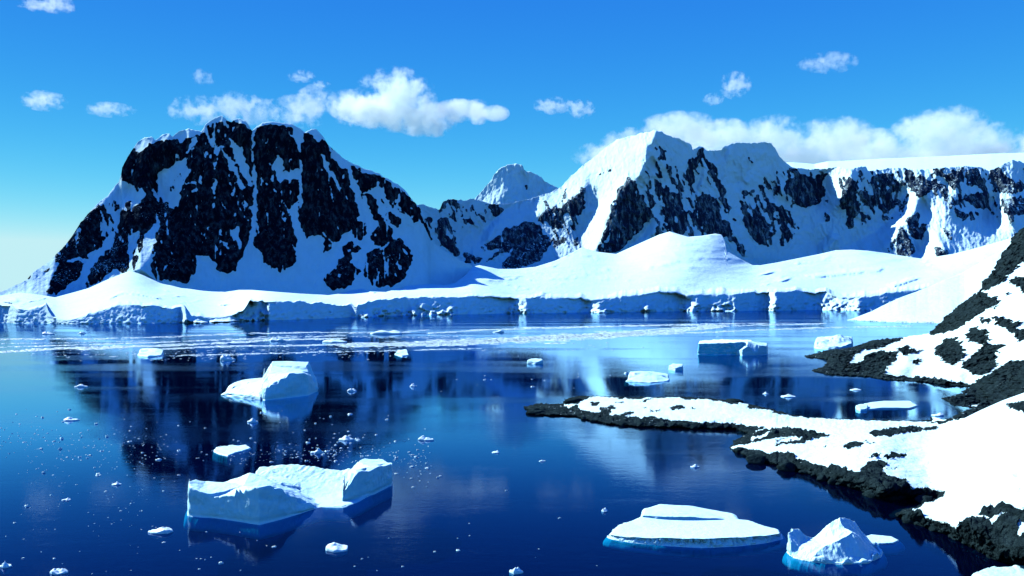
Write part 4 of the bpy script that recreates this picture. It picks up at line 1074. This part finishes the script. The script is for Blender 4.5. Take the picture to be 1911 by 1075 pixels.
berg('iceberg', [([(1302, 661), (1340, 662), (1385, 662), (1408, 661), (1404, 654), (1350, 652), (1305, 654)],
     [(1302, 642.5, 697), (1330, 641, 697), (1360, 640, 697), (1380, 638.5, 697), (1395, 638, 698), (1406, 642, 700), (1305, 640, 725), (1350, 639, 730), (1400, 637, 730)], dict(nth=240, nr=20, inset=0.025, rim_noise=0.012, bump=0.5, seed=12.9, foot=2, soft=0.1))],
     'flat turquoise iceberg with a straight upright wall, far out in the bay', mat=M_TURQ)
berg('iceberg', [([(1367, 661), (1385, 663.5), (1410, 663), (1432, 662), (1433, 657), (1410, 656), (1380, 657)],
     [(1367, 659, 697), (1380, 653, 697), (1392, 646, 697), (1396, 638, 702), (1412, 643, 699), (1432, 647, 700), (1431, 644, 712), (1400, 637, 718), (1385, 648, 705), (1410, 655, 696)], dict(nth=180, nr=20, inset=0.03, bump=0.5, seed=13.5, foot=2, soft=0.05))],
     'wedge shaped grey-blue ice block leaning on the turquoise iceberg')
berg('iceberg', [([(1519, 650), (1535, 652), (1560, 653), (1591, 652), (1592, 646), (1560, 644), (1525, 645)],
     [(1519, 648, 790), (1527, 637, 792), (1545, 635, 796), (1556, 630, 798), (1568, 624.5, 800), (1578, 629, 798), (1591, 636, 793), (1560, 642, 784), (1588, 640, 786), (1540, 643, 785), (1565, 636, 790), (1555, 646, 775)], dict(nth=180, nr=24, inset=0.04, rim_noise=0.03, bump=0.8, seed=14.8, foot=2, soft=0.05))],
     'pitched white iceberg just off the tip of the rocky headland')
berg('iceberg', [([(1167, 712), (1190, 713.5), (1215, 715), (1250, 711), (1249, 705), (1210, 702), (1175, 705)],
     [(1167, 711, 484), (1180, 702, 487), (1188, 695, 490), (1192, 699, 488), (1196, 694, 492), (1200, 694, 492), (1225, 699, 489), (1250, 707, 485), (1215, 712, 477), (1192, 709, 480), (1205, 702, 484), (1225, 706, 480), (1235, 711, 477)], dict(nth=160, nr=24, inset=0.04, bump=0.25, seed=15.2, soft=0.03, minz=0.15))],
     'thin wing shaped ice sliver with a curved blue hollow, north of the spit')
berg('ice_floe', [([(1247, 690), (1260, 692), (1275, 691), (1274, 687), (1255, 686)], [(1247, 684, 553), (1253, 682.5, 553), (1258, 686, 549), (1266, 683, 551), (1272, 680, 553), (1274, 685, 550), (1262, 690, 545)], dict(nth=100, nr=14, bump=0.3, seed=16.6, soft=0.05))],
     'small two-pronged ice lump right behind the wing shaped sliver', cat='ice floe')
berg('ice_floe', [([(983, 679), (1000, 680), (1014, 679), (1010, 675), (990, 675)], [(984, 673, 604), (992, 672, 604), (998, 675, 602), (1005, 674, 603), (1012, 671.5, 604), (1000, 677, 599)], dict(nth=100, nr=12, bump=0.4, seed=17.3, soft=0.05))],
     'low knobbly ice lump alone in the middle of the bay', cat='ice floe')
berg('ice_floe', [([(399, 843), (408, 848), (425, 852), (440, 846), (455, 843), (470, 838), (460, 832), (430, 833), (402, 838)], [(402, 838, 262), (410, 834, 264), (420, 831, 267), (432, 833, 267), (445, 828, 270), (465, 829, 270), (430, 842, 258), (450, 838, 261), (412, 845, 256)], dict(nth=180, nr=22, rim_noise=0.06, bump=0.5, seed=18.4, soft=0.1))],
     'spiky blue-white ice floe behind the largest iceberg', cat='ice floe')
berg('ice_floe', [([(1604, 764), (1620, 765), (1640, 763.5), (1700, 763.5), (1716, 758), (1700, 752), (1650, 752), (1612, 756)], [(1606, 760, 364), (1618, 755, 368), (1640, 750, 375), (1690, 749, 377), (1713, 755, 370), (1650, 759, 361), (1690, 759.5, 361), (1610, 762, 358)], dict(nth=240, nr=20, inset=0.03, bump=0.15, seed=19.9, under=0.4, soft=0.3)),
                  ([(1596, 763), (1605, 768), (1618, 767), (1620, 760), (1605, 759)], [(1598, 760, 355), (1606, 758, 357), (1617, 761, 355), (1608, 765, 350)], dict(nth=80, nr=12, bump=0.15, seed=19.2, soft=0.1))],
     'long flat white floe lying in the bay behind the spit', cat='ice floe')
berg('iceberg', [([(256, 664), (275, 667), (300, 665), (307, 661), (285, 658), (262, 659)], [(257, 659, 700), (266, 654, 705), (275, 651, 708), (288, 652, 708), (300, 655, 703), (306, 661, 695), (280, 662, 690)], dict(nth=120, nr=16, bump=0.7, seed=20.6, soft=0.2))],
     'rounded white ice hump among the brash streaks at far left')
berg('ice_floe', [([(736, 662), (750, 666), (764, 663), (758, 658), (742, 658)], [(738, 658, 712), (745, 657, 712), (752, 654, 714), (760, 652, 716), (762, 659, 708), (750, 662, 704)], dict(nth=100, nr=14, rim_noise=0.06, bump=0.6, seed=21.1, soft=0.05))],
     'small white ice lump over the dark mountain reflection, right of the flat-topped iceberg', cat='ice floe')

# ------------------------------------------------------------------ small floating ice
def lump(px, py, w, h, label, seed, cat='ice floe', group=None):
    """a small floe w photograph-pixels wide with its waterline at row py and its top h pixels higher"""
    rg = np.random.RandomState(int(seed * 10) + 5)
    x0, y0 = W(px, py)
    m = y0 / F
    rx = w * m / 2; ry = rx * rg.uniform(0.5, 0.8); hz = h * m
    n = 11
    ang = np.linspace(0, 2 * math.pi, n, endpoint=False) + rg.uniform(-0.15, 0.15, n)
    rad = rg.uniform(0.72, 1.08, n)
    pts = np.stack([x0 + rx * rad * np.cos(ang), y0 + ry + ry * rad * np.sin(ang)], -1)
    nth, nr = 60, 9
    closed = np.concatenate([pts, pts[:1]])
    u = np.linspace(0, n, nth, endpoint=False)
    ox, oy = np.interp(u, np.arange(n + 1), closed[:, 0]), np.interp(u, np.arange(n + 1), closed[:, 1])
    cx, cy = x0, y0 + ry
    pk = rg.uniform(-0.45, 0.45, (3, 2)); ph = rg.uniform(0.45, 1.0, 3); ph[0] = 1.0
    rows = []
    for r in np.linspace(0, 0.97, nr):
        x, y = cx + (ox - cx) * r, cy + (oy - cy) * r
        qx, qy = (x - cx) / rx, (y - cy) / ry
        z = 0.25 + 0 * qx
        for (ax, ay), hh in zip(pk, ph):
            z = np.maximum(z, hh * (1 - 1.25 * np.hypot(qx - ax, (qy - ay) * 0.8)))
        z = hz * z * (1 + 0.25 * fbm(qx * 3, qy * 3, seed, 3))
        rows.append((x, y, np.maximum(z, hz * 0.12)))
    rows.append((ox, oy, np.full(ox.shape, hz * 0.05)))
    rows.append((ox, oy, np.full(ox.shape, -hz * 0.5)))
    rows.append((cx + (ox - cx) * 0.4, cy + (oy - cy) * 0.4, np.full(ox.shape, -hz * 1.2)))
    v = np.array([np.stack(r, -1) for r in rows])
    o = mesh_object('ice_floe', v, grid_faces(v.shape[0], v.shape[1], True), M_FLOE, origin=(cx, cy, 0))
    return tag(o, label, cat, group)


LUMPS = [
    (291, 998, 54, 11, 'crumbled white floe in the lower left, longest one left of the largest iceberg'),
    (624, 1031, 56, 11, 'broken white floe below the largest iceberg, sloping up at its right end'),
    (795, 823, 33, 8, 'neat oblong floe alone right of the cluster of ice chips'),
    (643, 823, 32, 9, 'two-humped little floe above the right end of the largest iceberg'),
    (590, 847, 26, 10, 'pointed little floe standing in the cluster of ice chips'),
    (470, 789, 20, 10, 'small pointed ice piece midway between the ramped iceberg and the spiky floe'),
    (655, 731, 20, 6, 'small flat floe just right of the ramped iceberg'),
    (771, 722, 13, 7, 'small ice lump farther right of the ramped iceberg, at its waterline height'),
    (421, 673, 32, 11, 'low stacked ice pile just beyond the ramped iceberg'),
    (126, 786, 32, 7, 'frayed small floe on the open blue water at far left'),
    (103, 1073, 36, 9, 'thin slanting ice strip at the bottom edge on the left'),
    (5, 1061, 22, 11, 'white floe cut off by the left edge near the bottom corner'),
    (963, 1072, 30, 12, 'humped white floe touching the bottom edge near the middle'),
    (1129, 956, 14, 7, 'small triangular ice lump left of the fluted iceberg'),
    (1298, 873, 17, 6, 'small flat ice disc in the open water below the spit'),
    (1474, 742, 30, 5, 'slim pointed ice sliver floating behind the spit'),
    (1600, 729, 22, 4, 'small low floe between the headland and the long flat floe'),
    (1755, 777, 26, 6, 'small pale floe by the dark rocks at the end of the bay'),
    (720, 624, 72, 8, 'long straight-topped ice slab far out before the glacier'),
    (930, 621, 26, 5, 'low dark-edged ice piece in the brash before the glacier'),
    (620, 640, 50, 6, 'low white ice patch left of the long straight-topped slab'),
    (515, 637, 34, 7, 'small slab at the left end of the brash belt, before the big dark mountain'),
    (85, 624, 24, 5, 'larger grey ice piece near the left shore'),
    (150, 623, 16, 4, 'smaller grey ice piece near the left shore'),
    (148, 723, 26, 6, 'small white floe beside the smooth blue water at mid left'),
    (215, 906, 18, 6, 'small white floe below the pale reflection, left of the largest iceberg'),
    (120, 935, 16, 4, 'small worn floe among chips on the left, above the crumbled floe'),
    (1012, 862, 12, 3, 'thin little floe alone in the middle of the open water'),
    (925, 846, 16, 4, 'flat little floe on blue water left of the spit tip'),
    (1430, 736, 12, 4, 'small ice piece between the thin ice wing and the slim sliver'),
]
for k, (px, py, w, h, lab) in enumerate(LUMPS):
    lump(px, py, w, h, lab, 30.1 + k * 1.7)

# chips: a handful of shapes, copied; every copy is an object of its own
rc = random.Random(11)
nrg = np.random.RandomState(3)


def chip_mesh(k):
    n = 8
    a = np.linspace(0, 2 * math.pi, n, endpoint=False) + nrg.uniform(-0.25, 0.25, n)
    r = nrg.uniform(0.6, 1.1, n)
    v = []
    for f, z in ((0.55, 0.26 + 0.2 * nrg.rand()), (0.92, 0.16), (1.0, 0.0), (0.8, -0.25)):
        v += [(r[i] * f * math.cos(a[i]) + 0.05 * nrg.randn(), 0.72 * r[i] * f * math.sin(a[i]), z * (1 + 0.35 * nrg.randn() * (z > 0))) for i in range(n)]
    v += [(0.1 * nrg.randn(), 0.05, 0.34), (0, 0, -0.3)]
    q = grid_faces(4, n, True)
    tri = [(4 * n, i, (i + 1) % n) for i in range(n)] + [(4 * n + 1, 3 * n + (i + 1) % n, 3 * n + i) for i in range(n)]
    return np.array(v), q, np.array(tri)


CHIPS = [chip_mesh(k) for k in range(7)]
protos = {}
ZONES = [
    ('tiny white ice chip on the open blue water at the left', 'ice chips left of the largest iceberg', 92, lambda: (rc.uniform(0, 335), rc.choice([rc.gauss(830, 28), rc.uniform(760, 1070), rc.gauss(850, 40)]))),
    ('tiny white ice chip on the black mountain reflection between the two big icebergs', 'ice chips on the dark reflection', 105, lambda: (rc.choice([rc.gauss(640, 50), rc.uniform(345, 740), rc.gauss(560, 90)]), rc.choice([rc.gauss(848, 16), rc.uniform(765, 868)]))),
    ('tiny white ice chip just right of the largest iceberg', 'ice chips right of the largest iceberg', 34, lambda: (rc.gauss(775, 30), rc.gauss(868, 24))),
    ('tiny white ice chip in the water in front of the largest iceberg', 'ice chips before the largest iceberg', 22, lambda: (rc.uniform(330, 900), rc.uniform(990, 1068))),
    ('tiny white ice chip on the wide open water in the middle', 'ice chips in the middle of the bay', 26, lambda: (rc.uniform(820, 1240), rc.choice([rc.uniform(840, 1060), rc.uniform(690, 735)]))),
]


def hit_land(px, py):
    if 345 < px < 738 and 868 < py < 985: return True
    if 405 < px < 600 and 705 < py < 752: return True
    if px > 960 and 738 < py < 800 + max(0, (px - 1300)) * 0.4: return True
    if 1125 < px < 1690 and py > 975: return True
    return px < 0 or px > 1911 or py > 1073 or py < 685


def place_chip(v, sx, sy, sz, x, y, rot):
    c, s_ = math.cos(rot), math.sin(rot)
    X = v[:, 0] * sx; Y = v[:, 1] * sy
    return np.stack([x + X * c - Y * s_, y + X * s_ + Y * c, v[:, 2] * sz], -1)


for lab, grp, cnt, gen in ZONES:
    done = 0
    while done < cnt:
        px, py = gen()
        if hit_land(px, py): continue
        x, y = W(px, py)
        k = rc.randrange(len(CHIPS))
        if k not in protos:
            v, q, t = CHIPS[k]
            o = mesh_object('ice_chip', v, q, M_FLOE, tris=t, smooth=False)
            protos[k] = o
        else:
            o = protos[k].copy()
            C.objects.link(o)
        wpx = min(13.0, max(3.0, rc.lognormvariate(1.55, 0.42)))
        sc = wpx * y / F / 2
        o.location = (x, y, 0)
        o.rotation_euler = (0, 0, rc.uniform(-0.6, 0.6) + rc.choice([0, math.pi]))
        o.scale = (sc, sc * rc.uniform(0.7, 1.0), sc * rc.uniform(0.7, 1.3))
        tag(o, lab, 'ice chip', grp)
        done += 1

# brash: the belts of crushed ice before the glacier and the finest crumbs, past counting
BELTS = [
    ([(880, 616), (1040, 612), (1250, 606), (1480, 602)], 0.7, 420, 13), ([(1240, 624), (1380, 617), (1560, 611), (1700, 609)], 0.7, 360, 13), ([(330, 664), (620, 657), (900, 650)], 0.7, 260, 11), ([(0, 648), (180, 643), (420, 634), (640, 626)], 0.6, 360, 13),
    # polyline, half thickness in rows, pieces, piece width in pixels
    ([(640, 645), (760, 642), (850, 640.5), (950, 635), (1050, 629), (1150, 624.5), (1240, 619.5), (1310, 612), (1345, 609.5)], 2.0, 2600, 15),
    ([(780, 641), (900, 637), (1050, 629.5), (1200, 622)], 2.4, 1500, 18),
    ([(150, 652), (300, 645), (420, 640), (520, 634), (640, 632)], 0.9, 650, 13),
    ([(0, 633), (200, 632), (330, 628), (450, 622.5), (620, 620), (720, 622), (800, 616)], 0.7, 420, 13),
    ([(0, 657), (120, 650), (260, 646), (330, 645)], 0.9, 420, 16), ([(300, 652), (420, 646), (560, 645), (700, 640)], 0.7, 420, 13),
    ([(800, 622), (900, 616), (1050, 611), (1200, 608), (1350, 606)], 0.8, 420, 13), ([(1180, 618), (1260, 612), (1400, 607), (1540, 604)], 0.7, 320, 12),
    ([(0, 641), (130, 640), (280, 636)], 0.4, 150, 6), ([(480, 629), (600, 627), (760, 630), (880, 626)], 1.6, 240, 5),
    ([(330, 658), (520, 655), (760, 655)], 5.0, 220, 4), ([(60, 660), (240, 662), (460, 668)], 5.0, 140, 4), ([(1330, 622), (1500, 616), (1700, 612)], 4.0, 110, 4), ([(900, 650), (1100, 645), (1280, 640)], 5.0, 70, 4),
    ([(1540, 722), (1600, 724), (1680, 730), (1740, 735)], 1.2, 0, 5), ([(420, 850), (560, 846), (720, 850), (800, 862)], 11.0, 220, 2.4), ([(0, 820), (140, 832), (330, 838)], 20.0, 210, 2.4), ([(40, 900), (300, 960)], 60.0, 110, 2.2),
]
bv, bq, bt, n = [], [], [], 0
for line, half, cnt, wmean in BELTS:
    f = pl(line)
    for _ in range(cnt):
        px = rc.uniform(line[0][0], line[-1][0])
        py = float(f(px)) + rc.gauss(0, half) * (0.55 + 0.9 * float(0.5 + 0.5 * perlin(px / 40.0, half, 1.0)))
        if py > 690 and hit_land(px, py): continue
        if half > 1.5 or float(perlin(px / 25.0, py / 3.0, 4.0)) > -0.25 or rc.random() < 0.3:
            x, y = W(px, max(py, 603))
            w = wmean * rc.lognormvariate(0, 0.4) * y / F / 2
            v, q, t = CHIPS[rc.randrange(len(CHIPS))]
            p = place_chip(v, w, w * 0.9, min(w * 0.9, 0.4), x, y, rc.uniform(-0.5, 0.5))
            bv.append(p); bq.append(q + n); bt.append(t + n); n += len(p)
tag(mesh_object('brash_ice', np.concatenate(bv), np.concatenate(bq), M_FLOE, tris=np.concatenate(bt), smooth=False), kind='stuff')

# ------------------------------------------------------------------ clouds
def cloud(lumps, Y, label, dens=0.010, scale=26.0, amp=1.2, edge=0.55, depth=1.0, thin=1.0):
    """a cloud as scattering air: soft lobes (px, py, half width, half height) broken up by noise"""
    m = Y / F
    cxp = sum(l[0] for l in lumps) / len(lumps); cyp = sum(l[1] for l in lumps) / len(lumps)
    org = Vector(P(cxp, cyp, Y))
    V, Fq, Tt, n = [], [], [], 0
    mat, nt, out = new_mat('cloud_air')
    tc = N(nt, 'ShaderNodeTexCoord')
    pos = tc.outputs['Object']
    acc = None
    for k, l in enumerate(lumps):
        px, py, a, b = l[:4]
        g = l[4] if len(l) > 4 else 1.0
        c = Vector(P(px, py, Y)) - org
        c.y = 40 * m * math.sin(k * 2.3)
        rx, rz = a * m, b * m
        ry = 0.5 * (rx + rz) * depth
        sub = N(nt, 'ShaderNodeVectorMath', operation='SUBTRACT'); nt.links.new(pos, sub.inputs[0]); sub.inputs[1].default_value = c
        mul = N(nt, 'ShaderNodeVectorMath', operation='MULTIPLY'); nt.links.new(sub.outputs[0], mul.inputs[0]); mul.inputs[1].default_value = (1 / rx, 1 / ry, 1 / rz)
        ln = N(nt, 'ShaderNodeVectorMath', operation='LENGTH'); nt.links.new(mul.outputs[0], ln.inputs[0])
        fld = mathn(nt, 'MULTIPLY', mathn(nt, 'SUBTRACT', 1.0, ln.outputs['Value']), g)
        acc = fld if acc is None else mathn(nt, 'MAXIMUM', acc, fld)
        th = np.linspace(0, math.pi, 9)[:, None]; ph = np.linspace(0, 2 * math.pi, 16, endpoint=False)[None]
        sv = np.stack([c.x + 1.12 * rx * np.sin(th) * np.cos(ph), c.y + 1.12 * ry * np.sin(th) * np.sin(ph), c.z + 1.12 * rz * np.cos(th) + 0 * ph], -1)
        V.append(sv.reshape(-1, 3)); Fq.append(grid_faces(9, 16, True) + n); n += 9 * 16
    nz = noise(nt, pos, 1 / (scale * m), 8, 0.66)
    nz2 = noise(nt, pos, 0.3 / (scale * m), 3, 0.5)
    f = mathn(nt, 'MULTIPLY', mathn(nt, 'ADD', acc, 0.12), 1.1)
    f = mathn(nt, 'ADD', f, mathn(nt, 'MULTIPLY', mathn(nt, 'SUBTRACT', nz, 0.60), amp * 2.4))
    f = mathn(nt, 'ADD', f, mathn(nt, 'MULTIPLY', mathn(nt, 'SUBTRACT', nz2, 0.5), amp * 1.2))
    d = mathn(nt, 'MULTIPLY', maprange(nt, f, 0.0, edge), maprange(nt, acc, 0.0, 0.10))
    vs = N(nt, 'ShaderNodeVolumePrincipled')
    vs.inputs['Color'].default_value = (0.90, 1.0, 0.99, 1)
    vs.inputs['Anisotropy'].default_value = 0.15
    nt.links.new(mathn(nt, 'MULTIPLY', d, dens * thin), vs.inputs['Density'])
    nt.links.new(vs.outputs[0], out.inputs['Volume'])
    me = bpy.data.meshes.new('cloud')
    me.from_pydata([tuple(x) for x in np.concatenate(V)], [], [tuple(int(i) for i in x) for x in np.concatenate(Fq)])
    me.materials.append(mat)
    o = bpy.data.objects.new('cloud', me)
    o.location = org
    C.objects.link(o)
    if len(lumps) > 1:
        rm = o.modifiers.new('union', 'REMESH'); rm.mode = 'VOXEL'; rm.voxel_size = 3.0 * m
    return tag(o, label, 'cloud')


S.cycles.volume_step_rate = 0.2
S.cycles.volume_max_steps = 512
cloud([(738, 186, 84, 62), (650, 190, 52, 32), (690, 215, 70, 38), (790, 215, 75, 38), (815, 235, 32, 22), (860, 215, 55, 22), (890, 200, 32, 26), (925, 215, 28, 16)], 14000, 'biggest white cumulus cloud standing behind the top of the dark mountain', dens=0.0036)
cloud([(370, 205, 62, 30), (430, 190, 50, 34), (395, 160, 26, 22), (480, 205, 62, 30), (560, 205, 60, 34), (600, 195, 40, 30)], 14200, 'ragged thin cloud stretched behind the dark summit, left of the biggest cumulus', dens=0.0016, amp=2.0, scale=20)
cloud([(1120, 290, 60, 26), (1180, 262, 60, 32), (1260, 258, 90, 42), (1350, 262, 90, 48), (1450, 260, 80, 50), (1540, 272, 90, 50), (1640, 280, 110, 50), (1730, 258, 80, 56), (1780, 245, 60, 48), (1850, 262, 80, 50), (1930, 275, 80, 42), (1500, 290, 160, 32), (1780, 290, 200, 30)], 15000, 'long white cloud bank lying along the whole right snow range', dens=0.0021, amp=1.1, scale=20)
cloud([(1030, 196, 40, 18), (1085, 197, 34, 20)], 14000, 'small flat cloud over the saddle, larger of the two side by side', dens=0.0024, amp=1.9, scale=13)
cloud([(1155, 199, 42, 17)], 14000, 'small flat cloud over the saddle, smaller and right of its neighbour', dens=0.0027, amp=1.9, scale=13)
cloud([(1372, 158, 32, 28), (1345, 178, 28, 14)], 14000, 'small tattered cloud puff above the right snow summit', dens=0.0024, amp=1.9, scale=13)
cloud([(1548, 117, 56, 20), (1525, 112, 30, 12)], 14000, 'faint oval wisp, highest cloud on the right', dens=0.0013, amp=1.9, scale=13)
cloud([(82, 188, 46, 20), (60, 182, 34, 14)], 14000, 'thin slanting wisp at far left, nearest the edge', dens=0.0018, amp=1.9, scale=13)
cloud([(145, 179, 34, 11)], 14000, 'thin little wisp at the left, between the slanting wisp and the long one', dens=0.0015, amp=1.9, scale=13)
cloud([(205, 205, 52, 14), (180, 196, 30, 12)], 14000, 'long faint wisp at the left, nearest the dark mountain', dens=0.0015, amp=1.9, scale=13)
cloud([(108, 8, 34, 18), (70, 0, 60, 10)], 14000, 'small cloud scrap cut by the top edge at upper left', dens=0.0021, amp=1.9, scale=13)

cloud([(1424, 150, 28, 13)], 14000, 'tiny curled wisp right of the tattered puff', dens=0.0045, amp=1.9, scale=10)
cloud([(562, 142, 30, 13), (590, 150, 22, 8)], 14000, 'tiny faint wisp just above the ragged cloud', dens=0.0020, amp=1.9, scale=10)

# ------------------------------------------------------------------ boulders on the shores
SPIT_H = tps(SPIT_Z, 1e-3)


def boulder_mesh(seed, flat=0.55):
    th = np.linspace(0.0, math.pi, 15)[:, None]; ph = np.linspace(0, 2 * math.pi, 26, endpoint=False)[None]
    x, y, z = np.sin(th) * np.cos(ph), np.sin(th) * np.sin(ph), np.cos(th) + 0 * ph
    rg = np.random.RandomState(seed)
    r = np.ones(x.shape)
    for _ in range(16):                       # planes that cut the stone to facets
        n_ = rg.normal(size=3); n_ /= np.linalg.norm(n_)
        d = rg.uniform(0.62, 0.95)
        c = x * n_[0] + y * n_[1] + z * n_[2]
        r = np.where(c > 0.05, np.minimum(r, d / np.maximum(c, 0.05)), r)
    r = r * (1 + 0.07 * fbm(x * 2.5 + seed, y * 2.5, z * 2.5, 4))
    return np.stack([x * r, y * r, z * r * flat], -1)


def boulder(px, py, w, h, seed, label, group=None, z=None, name='boulder', yaw=0.0):
    zz = 0.2 if z is None else z
    x, y = W(px, py, zz)
    m = y / F
    v = boulder_mesh(seed, 1.0)
    sx = w * m / 2; sz = h * m * 0.62
    c, s_ = math.cos(yaw), math.sin(yaw)
    X = v[..., 0] * sx; Yv = v[..., 1] * sx * 0.75
    vv = np.stack([X * c - Yv * s_, X * s_ + Yv * c, v[..., 2] * sz], -1)
    o = mesh_object(name, vv, grid_faces(15, 26, True), M_BOULDER, attrs={'rock': np.ones(15 * 26)})
    o.location = (x, y, zz + sz * 0.25)
    return tag(o, label, 'boulder', group)


M_BOULDER = terrain_mat('boulder_stone', 1.2, (0.018, 0.040, 0.048), (0.005, 0.012, 0.015), dust=-1.0, bump=0.8, stretch=(1, 1, 1.4))
boulder(1652, 925, 96, 30, 3, 'largest smooth dark boulder at the water edge, below the broad snow slope')
boulder(1640, 884, 54, 24, 5, 'cracked dark boulder on the shore just above the largest smooth one')
boulder(1412, 862, 44, 18, 8, 'low dark boulder at the water where the shore turns below the spit')
boulder(1470, 876, 40, 22, 12, 'steep dark boulder midway along the curved shore, at the water')
boulder(1726, 936, 40, 16, 17, 'dark boulder at the back of the small cove')
boulder(1000, 771, 40, 9, 21, 'flat dark rock at the very tip of the spit')
boulder(1072, 752, 38, 12, 23, 'rounded dark boulder on the far side of the spit, near its tip', z=1.0)
boulder(1368, 751, 40, 9, 26, 'dark hump of rock on the far shore of the spit, above its middle', z=0.5)
boulder(1845, 992, 50, 38, 31, 'tall blocky boulder in the rock pile at the lower right', z=3.0)
boulder(1884, 975, 56, 34, 35, 'broad boulder at the top of the rock pile at the lower right', z=5.0)
boulder(1820, 1012, 44, 26, 38, 'boulder at the foot of the rock pile at the lower right, by the water', z=0.8)
boulder(1700, 972, 34, 13, 41, 'low dark boulder at the point below the small cove')
rb_ = random.Random(5)
SHORES = [('dark boulder at the water along the curved shore below the broad snow slope', 'boulders along the curved shore', [(1372, 842), (1392, 852), (1432, 866), (1482, 878), (1542, 898), (1600, 914)], 16, 20),
          ('dark boulder at the near waterline of the snowy spit', 'boulders along the near side of the spit', [(985, 768), (1075, 779), (1100, 786), (1140, 793), (1200, 797), (1300, 801), (1372, 802)], 18, 16),
          ('dark boulder in the rock band below the snow at the lower right corner', 'boulders at the lower right', [(1690, 972), (1750, 991), (1800, 1014), (1850, 1040), (1905, 1055)], 14, 26)]
kk = 50
for lab, grp, line, cnt, wpx in SHORES:
    fx_ = pl(line)
    for q_ in range(cnt):
        px = line[0][0] + (line[-1][0] - line[0][0]) * (q_ + rb_.uniform(0.1, 0.9)) / cnt
        w_ = wpx * rb_.uniform(0.6, 1.4)
        boulder(px, float(fx_(px)) - rb_.uniform(0, 4), w_, w_ * rb_.uniform(0.35, 0.6), kk, lab, grp, yaw=rb_.uniform(0, 3))
        kk += 1
